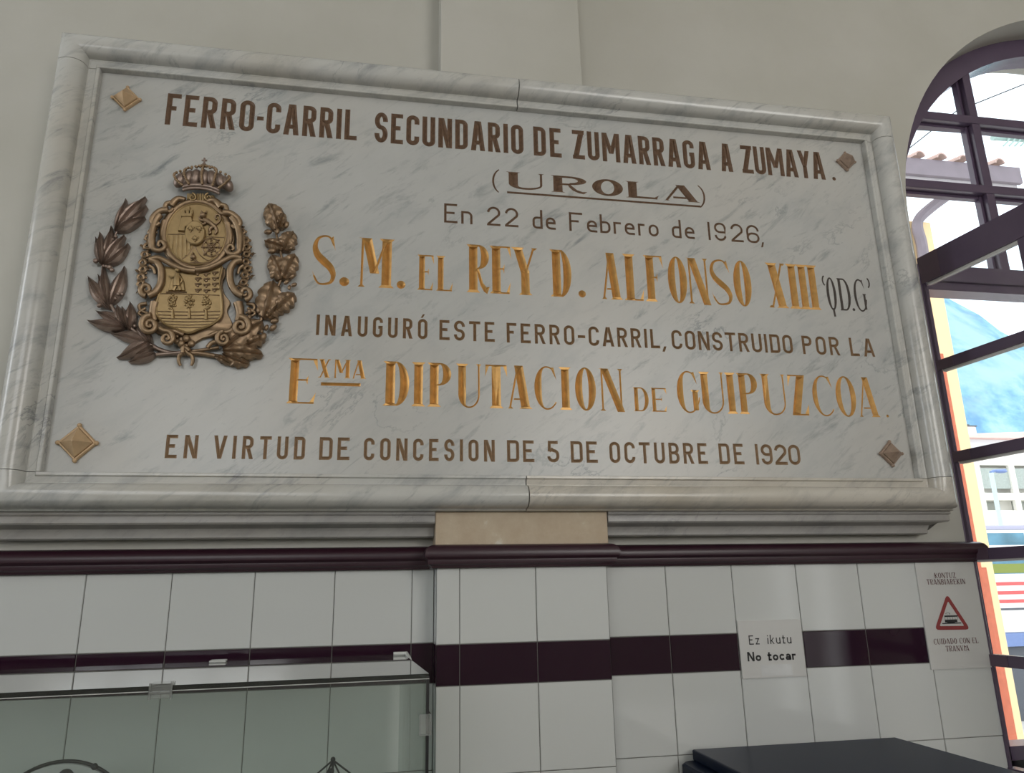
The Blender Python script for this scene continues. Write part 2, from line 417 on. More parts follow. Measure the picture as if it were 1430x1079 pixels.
# ------------------------------------------------------------------ arched window
YF = 0.10
b = MB()
ri = WR - 0.060
def ring_arc(b, r0, r1, y0, y1, n=40):
    V = []; F = []
    for i in range(n+1):
        a = pi*i/n
        for r, y in ((r0, y0), (r1, y0), (r1, y1), (r0, y1)): V.append((WCX+r*cos(a), y, WCZ+r*sin(a)))
    for i in range(n):
        for j in range(4): F.append((i*4+j, i*4+(j+1) % 4, i*4+4+(j+1) % 4, i*4+4+j))
    b.add(V, F)
ring_arc(b, ri, WR+0.01, YF, YF+0.06)
for xa, xb in ((WX0-0.005, 1.447), (2*WCX-1.447, WX1+0.005)):
    b.box(xa, xb, YF, YF+0.06, SILL, 2.30)
for xa, xb in ((WX0-0.005, WX0+0.06), (WX1-0.06, WX1+0.005)):
    b.box(xa, xb, YF, YF+0.06, 2.30, 2.41)
b.box(WX0-0.005, WX1+0.005, YF-0.004, YF+0.06, 2.285, 2.332, 0.003)
b.box(WX0-0.005, WX1+0.005, YF+0.006, YF+0.06, 2.262, 2.29)
b.box(WX0-0.005, WX1+0.005, YF, YF+0.06, SILL-0.02, SILL+0.03)
b.box(WCX-0.03, WCX+0.03, YF, YF+0.06, SILL, 2.30)
wf = struct(b.build('window_1', MAT['winpaint'], smooth=30, fix=False))
wf['label'] = 'arched maroon framed window beside the marble plaque'
b = MB()
for xm in (1.709, WCX, 2*WCX-1.709):
    zt = WCZ + math.sqrt(ri**2-(xm-WCX)**2)+0.01
    b.box(xm-0.0135, xm+0.0135, YF+0.004, YF+0.05, 2.33, zt, 0.002); b.box(xm-0.022, xm+0.022, YF+0.022, YF+0.04, 2.33, zt)
for zm in (2.812, 2.582):
    hw = math.sqrt(ri**2-(zm-WCZ)**2)+0.01
    b.box(WCX-hw, WCX+hw, YF+0.0015, YF+0.052, zm-0.012, zm+0.014, 0.002); b.box(WCX-hw, WCX+hw, YF+0.0245, YF+0.042, zm-0.02, zm+0.02)
b.build('glazing_bar', MAT['winpaint'], wf, fix=False)
b = MB()
b.prism([(WCX+(ri+0.005)*cos(pi*i/40), WCZ+(ri+0.005)*sin(pi*i/40)) for i in range(41)] + [(WX0+0.058, 2.33), (WX1-0.058, 2.33)], YF+0.033, YF+0.029)
b.build('glass_pane', MAT['winglass'], wf)
b = MB(); b.box(WXT-0.005, WX1, 0.0, 0.30, SILL-0.025, SILL); struct(b.build('window_sill', MAT['winpaint'], fix=False))

# open casement leaf, hinged on the left jamb and swung into the room
leaf = empty('window_sash', (1.349, 0.004, SILL), 'maroon casement sash swung open into the room on the arched window', 'window sash')
hd = Vector((0.127, -1.0, 0)).normalized(); hn = Vector((hd.y, -hd.x, 0))      # along the leaf, and its normal (towards -x)
def leafbox(b, u0, u1, t0, t1, z0, z1):
    P = []
    for z in (z0, z1):
        for (u, t) in ((u0, t0), (u1, t0), (u1, t1), (u0, t1)):
            q = Vector((1.347, 0.004, 0)) + hd*u + hn*t; P.append((q.x, q.y, z))
    b.add(P, [(0,3,2,1),(4,5,6,7),(0,1,5,4),(1,2,6,5),(2,3,7,6),(3,0,4,7)])
LW = 0.70
b = MB(); leafbox(b, 0.0, LW, -0.026, 0.004, 2.226, 2.298); b.build('top_rail', MAT['winpaint'], leaf)
b = MB(); leafbox(b, 0.0, LW, -0.020, 0.004, 1.075, 1.112); b.build('bottom_rail', MAT['winpaint'], leaf)
b = MB(); leafbox(b, 0.0, 0.008, -0.005, 0.002, 1.112, 2.226); b.build('stile', MAT['winpaint'], leaf)
b = MB(); leafbox(b, LW-0.05, LW, -0.020, 0.002, 1.112, 2.226); b.build('stile', MAT['winpaint'], leaf)
b = MB(); leafbox(b, 0.262, 0.305, -0.016, 0.002, 1.112, 2.226); b.build('glazing_bar', MAT['winpaint'], leaf)
for zc in (2.010, 1.783, 1.557, 1.329):
    b = MB(); leafbox(b, 0.008, LW-0.05, -0.014, 0.003, zc-0.0125, zc+0.0125); b.build('glazing_bar', MAT['winpaint'], leaf)
strap = simple('maroon_paint_lighter', (0.11,0.072,0.10), 0.35)
b = MB(); leafbox(b, 0.004, 0.062, 0.003, 0.0055, 2.227, 2.297); b.build('corner_strap', strap, leaf)
for zc in (2.010, 1.783, 1.557, 1.329):
    b = MB(); leafbox(b, 0.004, 0.05, 0.002, 0.0045, zc-0.012, zc+0.012); b.build('corner_strap', strap, leaf)
b = MB()
for zc in (2.226, 1.9975, 1.7705, 1.5445):
    b = MB(); leafbox(b, 0.014, LW-0.05, -0.012, -0.002, zc-0.005, zc); b.build('putty_line', MAT['white'], leaf)
b = MB(); leafbox(b, 0.006, LW-0.04, -0.009, -0.006, 1.10, 2.24); b.build('glass_pane', MAT['winglass'], leaf)

# ------------------------------------------------------------------ lettering: glyph strokes
def arc(cx, cy, rx, ry, a0, a1, n=10):
    return [(cx+rx*cos(radians(a0+(a1-a0)*i/n)), cy+ry*sin(radians(a0+(a1-a0)*i/n))) for i in range(n+1)]
class G:
    def __init__(s): s.p = []; s.c = []
    def poly(s, *pts): s.p.append(list(pts))
    def line(s, *pts):
        for a, b_ in zip(pts, pts[1:]): s.c.append((a, b_))
    def strip(s, L, R, closed=False, trim=True):
        n = len(L)
        for i in range(n if closed else n-1):
            j = (i+1) % n; s.p.append([L[i], L[j], R[j], R[i]])
        C = [((a[0]+b_[0])/2, (a[1]+b_[1])/2) for a, b_ in zip(L, R)]
        if closed: s.line(*C, C[0])
        elif n > 3: s.line(*(C[1:-1] if trim else C))
    def path(s, pts, t, closed=False):
        if not isinstance(t, list):
            q = [pts[0]]
            for p in pts[1:]:
                if hypot(p[0]-q[-1][0], p[1]-q[-1][1]) > 1e-4: q.append(p)
            if closed and hypot(q[0][0]-q[-1][0], q[0][1]-q[-1][1]) < 1e-4: q.pop()
            pts = q
        n = len(pts); L = []; R = []; T = t if isinstance(t, list) else [t]*n
        for i in range(n):
            p = Vector(pts[i]); a = Vector(pts[i-1]) if (i or closed) else None; c = Vector(pts[(i+1) % n]) if (i < n-1 or closed) else None
            def nor(u, v):
                d = (v-u); d = d.normalized() if d.length > 1e-9 else Vector((1, 0)); return Vector((-d.y, d.x))
            if a is None: o = nor(p, c)
            elif c is None: o = nor(a, p)
            else:
                n1, n2 = nor(a, p), nor(p, c); k = 1+n1.dot(n2); o = (n1+n2)/max(k, 0.4)
            L.append(tuple(p+o*T[i]/2)); R.append(tuple(p-o*T[i]/2))
        m = n if closed else n-1
        for i in range(m):
            j = (i+1) % n; s.p.append([L[i], L[j], R[j], R[i]])
        if closed: s.line(*pts, pts[0])
        else:
            q = [Vector(x) for x in pts]
            if n == 2 and (q[1]-q[0]).length <= T[0]*1.05: return
            d = (q[1]-q[0]); q[0] = q[0]+d.normalized()*min(T[0]/2, d.length*0.6)
            d = (q[-2]-q[-1]); q[-1] = q[-1]+d.normalized()*min(T[-1]/2, d.length*0.6)
            s.line(*[tuple(x) for x in q])
    def para(s, x0, y0, x1, y1, tw):
        h = tw/2; s.p.append([(x0-h, y0), (x0+h, y0), (x1+h, y1), (x1-h, y1)])
        d = Vector((x1-x0, y1-y0)); k = min(0.4, h/max(d.length, 1e-6))
        s.line((x0+d.x*k, y0+d.y*k), (x1-d.x*k, y1-d.y*k))

def rr_pts(w, t, y0, y1, r, seq):
    h = t/2; x0, x1 = h, w-h; y0 += h; y1 -= h; r = min(r, (x1-x0)/2, (y1-y0)/2)
    C = {'tr': arc(x1-r, y1-r, r, r, 0, 90, 6), 'tl': arc(x0+r, y1-r, r, r, 90, 180, 6), 'bl': arc(x0+r, y0+r, r, r, 180, 270, 6), 'br': arc(x1-r, y0+r, r, r, 270, 360, 6)}
    P = []
    for k in seq: P += C[k] if isinstance(k, str) else [k]
    return P

def sans(ch, w, t, r=0.5):
    g = G(); h = t/2; rad = r*w
    st = lambda x, y0=0, y1=1: g.para(x, y0, x, y1, t)
    hb = lambda x0, x1, y: (g.poly((x0, y-h), (x1, y-h), (x1, y+h), (x0, y+h)), g.line((x0+h, y), (x1-h, y)))
    if ch == 'F': st(h); hb(0, w, 1-h); hb(0, w*.72, .53)
    elif ch == 'E': st(h); hb(0, w*.97, 1-h); hb(0, w*.78, .52); hb(0, w, h)
    elif ch == 'L': st(h); hb(0, w, h)
    elif ch == 'I': st(w/2)
    elif ch == 'T': st(w/2); hb(0, w, 1-h)
    elif ch in 'RPB':
        st(h); lo = .44
        g.path([(h, 1-h)] + rr_pts(w*.97, t, lo, 1, min(rad, .22), ['tr'])[::-1] + rr_pts(w*.97, t, lo, 1, min(rad, .22), ['br'])[::-1] + [(h, lo+h)], t)
        if ch == 'R': g.para(w-h*1.05, 0, w*.5, lo+h, t*1.08)
        if ch == 'B': g.path(rr_pts(w, t, 0, lo+t, .2, ['tr'])[::-1] + rr_pts(w, t, 0, lo+t, .2, ['br'])[::-1] + [(h, h)], t)
    elif ch == 'D':
        st(h); q = min(rad*.6, .2)
        g.path([(h, 1-h)] + rr_pts(w, t, 0, 1, q, ['tr'])[::-1] + rr_pts(w, t, 0, 1, q, ['br'])[::-1] + [(h, h)], t)
    elif ch in 'O0': g.path(rr_pts(w, t, 0, 1, rad, ['tr', 'tl', 'bl', 'br']), t, True)
    elif ch == 'C': g.path([(w-h, .70)] + rr_pts(w, t, 0, 1, rad, ['tr', 'tl', 'bl', 'br']) + [(w-h, .30)], t)
    elif ch == 'G': g.path([(w-h, .72)] + rr_pts(w, t, 0, 1, rad, ['tr', 'tl', 'bl', 'br']) + [(w-h, .50)], t); hb(w*.55, w, .50)
    elif ch == 'U': g.path([(h, 1)] + rr_pts(w, t, 0, 1, rad, ['bl', 'br']) + [(w-h, 1)], t)
    elif ch == 'S':
        rx = w/2-h; ry = (.5-h)/2
        g.path(arc(w/2, .5+ry, rx, ry, -5, 270, 18) + arc(w/2, .5-ry, rx, ry, 90, -185, 18)[1:], t)
    elif ch == 'N': st(h); st(w-h); g.para(t*.62, 1, w-t*.62, 0, t*1.15)
    elif ch == 'M': st(h); st(w-h); g.para(t*.62, 1, w/2, .28, t*1.0); g.para(w/2, .28, w-t*.62, 1, t*1.0)
    elif ch == 'A': g.para(h*1.05, 0, w/2-h*.35, 1, t*1.05); g.para(w-h*1.05, 0, w/2+h*.35, 1, t*1.05); hb(w*.25, w*.75, .27)
    elif ch == 'V': g.para(h, 1, w/2, 0, t*1.05); g.para(w-h, 1, w/2, 0, t*1.05)
    elif ch == 'Y': g.para(h, 1, w/2, .45, t*1.05); g.para(w-h, 1, w/2, .45, t*1.05); st(w/2, 0, .5)
    elif ch == 'Z': hb(0, w, 1-h); hb(0, w, h); g.para(t*.6, .02, w-t*.6, .98, t*1.2)
    elif ch == '-': hb(0, w, .45)
    elif ch == '.': g.poly((0, 0), (w, 0), (w, w), (0, w)); g.c.append(((w*.45, w/2), (w*.55, w/2)))
    elif ch == ',': g.para(0, -.16, w*.6, .12, t)
    elif ch == '2': g.path(arc(w/2, 1-h-(w/2-h), w/2-h, w/2-h, 175, -25, 12) + [(h*1.1, t*.8)], t); hb(0, w, h)
    elif ch == '9': g.path(rr_pts(w, t, .42, 1, rad, ['tr', 'tl', 'bl']) + [(w-h, .42+h)], t); g.path([(w-h, 1-rad)] + [(w-h, .3)] + [p for p in reversed(rr_pts(w, t, 0, 1, rad, ['bl', 'br']))], t)
    elif ch == '6': g.path(rr_pts(w, t, 0, .58, rad, ['tr', 'tl', 'bl', 'br']), t, True); g.path(list(rr_pts(w, t, 0, 1, rad, ['tr', 'tl'])) + [(h, .3)], t)
    elif ch == '5': hb(w*.1, w*.9, 1-h); g.para(h*1.4, .5, h*1.6, 1, t); g.path([(h*1.4, .52), (w*.4, .60)] + rr_pts(w, t, 0, .62, rad, ['tr'])[::-1] + rr_pts(w, t, 0, .62, rad, ['bl', 'br'])[::-1], t)
    elif ch == '1': st(w/2)
    elif ch == 'n': st(h, 0, .66); g.path([(h, .5)] + rr_pts(w, t, 0, .66, .16, ['tl'])[::-1][0:0] + [(h, .66-h)] + rr_pts(w, t, 0, .66, .2, ['tr'])[::-1] + [(w-h, 0)], t)
    elif ch == 'd': st(w-h, 0, 1); g.path(rr_pts(w, t, 0, .64, .16, ['tr', 'tl', 'bl', 'br'])[6:-6], t); hb(w*.4, w, .64-h); hb(w*.4, w, h)
    elif ch == 'b': st(h, 0, 1); g.path([(h, .64-h)] + rr_pts(w, t, 0, .64, .2, ['tr'])[::-1] + rr_pts(w, t, 0, .64, .2, ['br'])[::-1] + [(h, h)], t)
    elif ch == 'e': g.path([(w-h, .32)] + rr_pts(w, t, 0, .64, .2, ['tr', 'tl', 'bl']) + [(w, h)], t); hb(t*.6, w, .34)
    elif ch == 'r': st(h, 0, .64); hb(0, w, .64-h)
    elif ch == 'o': g.path(rr_pts(w, t, 0, .64, .22, ['tr', 'tl', 'bl', 'br']), t, True)
    elif ch == 'u': g.path([(h, .68)] + rr_pts(w, t, 0, .68, .2, ['bl', 'br']) + [(w-h, .68)], t); st(w-h, 0, .68)
    elif ch == 'z': hb(0, w, .68-h); hb(0, w, h); g.para(t*.6, .02, w-t*.6, .66, t*1.1)
    elif ch == 'i': st(w/2, 0, .68); st(w/2, .84, .84+t)
    elif ch == 'k': st(h, 0, 1); g.para(h, .25, w-h, .68, t*1.1); g.para(w*.35, .38, w-h, 0, t*1.1)
    elif ch == 't': st(w*.42, 0, .9); hb(0, w, .68-h); hb(w*.42-h, w, h)
    elif ch == 'c': g.path([(w-h*.6, .52)] + rr_pts(w, t, 0, .68, .3, ['tr', 'tl', 'bl', 'br'])[4:-4] + [(w-h*.6, .16)], t)
    elif ch == 'a': g.path([(h, .5)] + rr_pts(w, t, 0, .68, .25, ['tr', 'tl'])[::-1][3:] + [(w-h, 0)], t); g.path(rr_pts(w, t, 0, .42, .2, ['tr', 'tl', 'bl', 'br']), t, True)
    return g

def serif(ch, w, t, h):
    """modern face: heavy stems t, hairlines h, pointed serifs"""
    g = G(); sv = t*0.30
    def stem(x, y0=0, y1=1, tt=t, s0=True, s1=True, sw=None):
        q = sv if sw is None else sw; a = x-tt/2; b_ = x+tt/2; f = .055
        g.poly((a, y0), (b_, y0), (b_, y1), (a, y1)); g.line((x, y0+(tt*.5*min(1, (y1-y0)) if s0 else 0)), (x, y1-(tt*.5*min(1, (y1-y0)) if s1 else 0)))
        if s0: g.poly((a-q, y0), (b_+q, y0), (b_, y0+f), (a, y0+f))
        if s1: g.poly((a, y1-f), (b_, y1-f), (b_+q, y1), (a-q, y1))
    def hair(x0, y0, x1, y1, k=1.0):
        d = Vector((x1-x0, y1-y0)).normalized(); n_ = Vector((-d.y, d.x))*h*k/2
        g.poly((x0-n_.x, y0-n_.y), (x1-n_.x, y1-n_.y), (x1+n_.x, y1+n_.y), (x0+n_.x, y0+n_.y)); g.line((x0+d.x*h/2, y0+d.y*h/2), (x1-d.x*h/2, y1-d.y*h/2))
    def bowl(cx, cy, rx, ry, a0, a1, tt=t, n=18):
        L = arc(cx, cy, rx, ry, a0, a1, n); R = arc(cx, cy, max(rx-tt, 0.01), ry-h, a0, a1, n); g.strip(L, R)
    def ring(tt=t):
        n = 36; L = [(w/2+w/2*cos(2*pi*i/n), .5+.51*sin(2*pi*i/n)) for i in range(n)]; R = [(w/2+(w/2-tt)*cos(2*pi*i/n), .5+(.51-h)*sin(2*pi*i/n)) for i in range(n)]
        g.strip(L, R, True)
    def spur(x, y, dx, dy):            # pointed terminal wedge
        g.poly((x, y), (x-dx*.9, y), (x, y+dy))
    sp = t*.55
    if ch == 'I': stem(w/2)
    elif ch in 'EFL':
        x = sv+t/2; stem(x, s1=True)
        if ch != 'L': hair(x, 1-h/2, w, 1-h/2); g.poly((w-.17*w, 1), (w, 1), (w+.02, .73)); hair(x, .52, w*.70, .52); g.poly((w*.70, .42), (w*.72, .62), (w*.62, .52))
        if ch != 'F': hair(x, h/2, w*.95, h/2); g.poly((w*.76, 0), (w*.93, 0), (w, .25))
    elif ch == 'T':
        stem(w/2, s1=False); hair(.02, 1-h/2, w-.02, 1-h/2); g.poly((0.01, 1), (.2*w, 1), (0, .72)); g.poly((w-.2*w, 1), (w-.01, 1), (w, .72))
    elif ch in 'DPR':
        x = sv+t/2; stem(x)
        if ch == 'D':
            hair(x, 1-h/2, w*.5, 1-h/2); hair(x, h/2, w*.5, h/2); bowl(w*.48, .5, w*.52, .5, 90, -90)
        else:
            hair(x, 1-h/2, w*.55, 1-h/2); hair(x, .50, w*.55, .50); bowl(w*.52, .745, w*.46, .255, 90, -90, t*.95)
            if ch == 'R':
                L = [(w*.44, .50), (w*.52, .36), (w*.60, .2), (w*.76, .05), (w*1.0, .10)]; R = [(w*.50, .50), (w*.68, .40), (w*.78, .22), (w*.90, .08), (w*1.0, .12)]
                L = [(w*.46, .5), (w*.50, .34), (w*.60, .15), (w*.76, .02), (w*.90, -.02)]; R = [(w*.54, .5), (w*.62, .36), (w*.72, .20), (w*.86, .12), (w*1.0, .13)]
                g.strip(L, R)
    elif ch == 'O': ring()
    elif ch == 'Q': ring(); hair(w*.5, .06, w*.56, -.2, 1.3)
    elif ch in 'CG':
        n = 26; a0, a1 = (48, 318) if ch == 'C' else (48, 345)
        L = arc(w*.55, .5, w*.55, .51, a0, a1, n); tk = [h*.9+(t-h)*max(0, -cos(radians(a0+(a1-a0)*i/n)))**.8 for i in range(n+1)]
        R = [(w*.55+(w*.55-q)*cos(radians(a0+(a1-a0)*i/n)), .5+(.51-h)*sin(radians(a0+(a1-a0)*i/n))) for i, q in enumerate(tk)]
        g.strip(L, R); g.poly((w*.72, .97), (w*.86, .99), (w*.98, .68))
        if ch == 'G': stem(w-t*.45, .0+.06, .55, t*.8, False, True)
    elif ch == 'U':
        x = sv+t/2; stem(x, .28, 1, s0=False); stem(w-h, .3, 1, h*1.1, False, True, t*.22)
        n = 16; L = arc((x-t/2+w-h/2)/2, .3, (w-h/2-(x-t/2))/2, .31, 180, 360, n); c0 = (x-t/2+w-h/2)/2; rx = (w-h/2-(x-t/2))/2
        R = [(c0+(rx-(h+(t-h)*max(0, -cos(radians(180+180*i/n))))) * cos(radians(180+180*i/n)), .3+(.31-h)*sin(radians(180+180*i/n))) for i in range(n+1)]
        g.strip(L, R, False, False)
    elif ch == 'S':
        C = [(.90, .80), (.72, .96), (.45, 1.0-h/2), (.20, .92), (.10, .76), (.22, .60), (.5, .47), (.78, .35), (.92, .20), (.82, .06), (.52, h/2), (.28, .04), (.10, .18)]
        C2 = []
        for i in range(len(C)-1):
            p0 = C[max(i-1, 0)]; p1 = C[i]; p2 = C[i+1]; p3 = C[min(i+2, len(C)-1)]
            for q in range(4):
                u = q/4; C2.append(tuple(.5*((2*p1[j])+(-p0[j]+p2[j])*u+(2*p0[j]-5*p1[j]+4*p2[j]-p3[j])*u*u+(-p0[j]+3*p1[j]-3*p2[j]+p3[j])*u**3) for j in (0, 1)))
        C2.append(C[-1]); m = len(C2)
        T = [h+(t*1.0-h)*math.exp(-((i/(m-1)-.5)/.20)**2) for i in range(m)]
        g.path([(x*w, y) for x, y in C2], T); g.poly((w*.74, .95), (w*.86, .99), (w*.97, .70)); g.poly((w*.02, .28), (w*.13, .10), (w*.26, .03))
    elif ch == 'A':
        g.para(w-t*.62-sv*.6, 0, w*.46, 1, t*1.05); hair(sv*.9, .02, w*.42, .96, 1.15); hair(w*.25, .22, w*.75, .22)
        g.poly((w-t*1.15-sv*1.4, 0), (w, 0), (w-sv, .05), (w-t*1.1-sv*.6, .05)); g.poly((0, 0), (sv*2.2, 0), (sv*1.4, .05), (sv*.7, .05))
    elif ch == 'N':
        hair(sv+h/2, .02, sv+h/2, .98, 1.2); hair(w-sv-h/2, .1, w-sv-h/2, .98, 1.2); g.para(sv+t*.5, 1, w-sv-h*.9, -.02, t*1.05)
        g.poly((0, 0), (sv*2+h, 0), (sv+h, .05), (sv, .05)); g.poly((w-sv*2-h, 1), (w, 1), (w-sv, .95), (w-sv-h, .95)); g.poly((0, 1), (sv+t*.5, 1), (sv+t*.5, .95))
    elif ch == 'M':
        hair(sv+h/2, .02, sv+h*.6, .98, 1.3); x = w-sv-t/2; stem(x); g.para(sv+t*.55, 1, w*.46, .28, t*.95); hair(w*.46, .30, x-t*.1, .97, 1.2)
        g.poly((0, 0), (sv*2+h, 0), (sv+h, .05), (sv, .05)); g.poly((0, 1), (sv+t*.5, 1), (sv+t*.5, .95))
    elif ch == 'X':
        g.para(sv+t/2, 1, w-sv-t/2, 0, t*1.05); hair(sv+h, .02, w-sv-h, .98, 1.2)
        for xx, yy, f in ((sv+t/2, 1, -.05), (w-sv-t/2, 0, .05)): g.poly((xx-t/2-sv, yy), (xx+t/2+sv, yy), (xx+t/2, yy+f), (xx-t/2, yy+f))
        g.poly((0, 0), (sv*2.4, 0), (sv*1.4, .05), (sv*.6, .05)); g.poly((w-sv*2.4, 1), (w, 1), (w-sv*.6, .95), (w-sv*1.4, .95))
    elif ch == 'Y':
        x = w*.52; stem(x, 0, .52, s1=False); g.para(x, .46, sv+t/2, 1, t*1.02); hair(x+t*.15, .5, w-sv-h, .98, 1.2)
        g.poly((0, 1), (sv*2+t, 1), (sv+t, .95), (sv, .95)); g.poly((w-sv*2.6, 1), (w, 1), (w-sv, .95), (w-sv*1.6, .95))
    elif ch == 'Z':
        hair(0.02, 1-h/2, w*.9, 1-h/2); hair(w*.1, h/2, w*.95, h/2); g.para(w*.06+t*.62, .0, w*.93-t*.55, 1, t*1.1); g.poly((.02, 1), (.22*w, 1), (0, .70)); g.poly((w*.72, 0), (w*.95, 0), (w, .28))
    elif ch == 'K':
        x = sv+t/2; stem(x); hair(x, .4, w-sv, .98, 1.2); g.para(w-sv-t/2, 0, x+t*.4, .62, t)
        g.poly((w-sv*2-t, 0), (w, 0), (w-sv, .05), (w-sv-t, .05))
    elif ch == 'B':
        x = sv+t/2; stem(x); bowl(w*.5, .75, w*.42, .25, 90, -90, t*.9); bowl(w*.5, .27, w*.5, .27, 90, -90)
        for y in (1-h/2, .52, h/2): hair(x, y, w*.55, y)
    elif ch == 'V':
        g.para(sv+t/2, 1, w*.52, 0, t*1.05); hair(w*.54, .03, w-sv-h, .98, 1.2); g.poly((0, 1), (sv*2+t, 1), (sv+t, .95), (sv, .95)); g.poly((w-sv*2.6, 1), (w, 1), (w-sv, .95), (w-sv*1.6, .95))
    elif ch == '.':
        g.p.append([(w/2+w/2*cos(2*pi*i/14), w/2+w/2*sin(2*pi*i/14)) for i in range(14)]); g.c.append(((w*.49, w/2), (w*.51, w/2)))
    return g

RELW = {'F': .46, 'E': .47, 'R': .5, 'O': .5, '0': .5, 'C': .5, 'A': .56, 'I': .0, 'L': .46, 'S': .5, 'U': .5, 'N': .54, 'D': .5, 'Z': .5, 'M': .74, 'G': .5, 'Y': .54, 'V': .58, 'T': .52, 'P': .5, 'B': .5, 'H': .52,
        '2': .5, '9': .5, '5': .46, '1': .0, 'K': .5, 'X': .5, 'e': .42, 'n': .44, 'd': .44, 'b': .44, 'r': .3, 'o': .44, 'z': .4, 'i': .0, 'k': .42, 'u': .44, 't': .32, 'c': .4, 'a': .42}
SY = -0.070                      # slab face
def sx(x, y): return at(x, y, SY).x
GL = []                          # (line index, glyph, x, z, scale)
def put(line, g, x0, z0, s): GL.append((line, g, x0, z0, s))
def word(line, txt, pL, pR, z0, cap, t, r, gap=0.17):
    x0, x1 = sx(*pL), sx(*pR); tot = (x1-x0)/cap
    rel = [RELW[c] for c in txt]; nI = sum(1 for v in rel if v == 0)
    k = (tot - gap*(len(txt)-1) - nI*t) / max(sum(rel), 1e-6); x = x0
    for c, v in zip(txt, rel):
        w = t if v == 0 else v*k
        put(line, sans(c, w, t, r), x, z0, cap); x += (w+gap)*cap
def one(line, g, px, py, z0, cap): put(line, g, sx(px, py), z0, cap)
def ws(xl, xr, y, cap): return (sx(xr, y)-sx(xl, y))/cap

# line 1
z, c, t, r = 2.4572, 0.0763, 0.142, 0.5
word(0, 'FERRO', (229.8, 172.3), (355.7, 160), z, c, t, r, .10)
one(0, sans('-', ws(359.4, 368.8, 160, c), t*.9), 359.4, 160, z, c)
word(0, 'CARRIL', (372.7, 162.9), (498, 195.8), z, c, t, r, .09)
word(0, 'SECUNDARIO', (522.7, 192.9), (730.9, 196.8), z, c, t, r, .09)
word(0, 'DE', (745.6, 218.7), (784.7, 221.3), z, c, t, r, .12)
word(0, 'ZUMARRAGA', (800.3, 223.2), (993.1, 237.6), z, c, t, r, .09)
word(0, 'A', (1008, 239.6), (1024.3, 240.1), z, c, t, r)
word(0, 'ZUMAYA', (1037.2, 241.2), (1153.5, 250.4), z, c, t, r, .05)
one(0, serif('.', .13, .1, .1), 1162, 248, z, c)
# line 2
z, c = 2.3678, 0.0424
def wide(ch, xl, xr, y): one(1, serif(ch, ws(xl, xr, y, c), .50, .115), xl, y, z, c)
wide('U', 706.5, 758.5, 252); wide('R', 769, 819.9, 258); wide('O', 827, 869.8, 262); wide('L', 874, 920, 272); wide('A', 927.9, 978.3, 281)
g = G(); g.path(arc(.62, .38, .62, .78, 118, 238, 12), [.06+.05*sin(pi*i/12) for i in range(13)]); one(1, g, 688.5, 244, z, c)
g = G(); g.path(arc(0, .38, .62, .78, 62, -58, 12), [.06+.05*sin(pi*i/12) for i in range(13)]); one(1, g, 968.5, 270, z, c)
g = G(); wl = ws(708.4, 978, 284, c); g.path([(0, -.235), (wl, -.235)], .12); one(1, g, 708.4, 284, z, c)
# line 3
z, c, t = 2.2727, 0.0467, 0.115
def s3(ch, xl, xr, y, tt=t, r=.42): one(2, sans(ch, ws(xl, xr, y, c), tt, r), xl, y, z, c)
for ch, xl, xr in (('E', 620.1, 639), ('n', 644.1, 660), ('2', 680.2, 699), ('2', 705.3, 724.1), ('d', 743.8, 758), ('e', 762.4, 776.2), ('F', 795.1, 813.9), ('e', 819.8, 834), ('b', 838, 852.6), ('r', 856.8, 867.4), ('e', 872.4, 886.2), ('r', 890.9, 900.4), ('o', 905.5, 919.4), ('d', 937.9, 951), ('e', 955.8, 969.2), ('1', 987.5, 991.9), ('9', 997, 1013.4), ('2', 1019.6, 1036.7), ('6', 1041.4, 1059)):
    s3(ch, xl, xr, 318)
one(2, sans(',', .13, .1), 1063.5, 338, z-.002, c)
# line 4
z, c = 2.1128, 0.1118
def dz(l, ch, xl, xr, y, zz, cc, t=.215, h=.034): one(l, serif(ch, ws(xl, xr, y, cc), t, h), xl, y, zz, cc)
for ch, xl, xr, y, t in (('S', 436, 469, 362, .15), ('M', 499, 550, 400, .18), ('R', 651.5, 684, 408, .165), ('E', 684, 713.5, 410, .165), ('Y', 714, 751, 375, .165), ('D', 769.2, 799.3, 414, .165),
                         ('A', 841.1, 870.4, 418, .16), ('L', 872.5, 900.5, 419, .165), ('F', 900.6, 926.5, 400, .16), ('O', 932.8, 959.2, 390, .155), ('N', 960.5, 991, 400, .15), ('S', 992.3, 1020.8, 395, .13), ('O', 1024.5, 1049, 395, .155),
                         ('X', 1071.2, 1098.6, 398, .17), ('I', 1102.3, 1112.6, 398, .16), ('I', 1116.3, 1126.8, 398, .16), ('I', 1130.2, 1140.2, 398, .16)):
    dz(3, ch, xl, xr, y, z, c, t)
zz = 2.1125; cc = .0808
dz(3, 'E', 582.4, 605, 404, zz, cc, .15, .04); dz(3, 'L', 608.9, 632.3, 405, zz, cc, .15, .04)
for px, py, rr in ((480.7, 392.5, 7.0), (560, 396.9, 6.2), (813, 410, 5.2)):
    w_ = ws(px-rr, px+rr, py, c); one(3, serif('.', w_, .1, .1), px-rr, py, at(px, py+rr, SY).z, c)
z2, c2 = 2.1142, .0815
dz(7, 'Q', 1154.5, 1167.8, 410, z2, c2, .085, .05); dz(7, 'D', 1171, 1187.6, 412, z2, c2, .085, .05); dz(7, 'G', 1192.6, 1208.5, 412, z2, c2, .085, .05)
one(7, serif('.', .09, .1, .1), 1190.6, 433, z2, c2)
g = G(); g.path(arc(.14, .9, .11, .17, 120, 240, 8), .045); one(7, g, 1147, 390, z2, c2)
g = G(); g.path(arc(0, .9, .11, .17, 60, -60, 8), .045); one(7, g, 1208.5, 392, z2, c2)
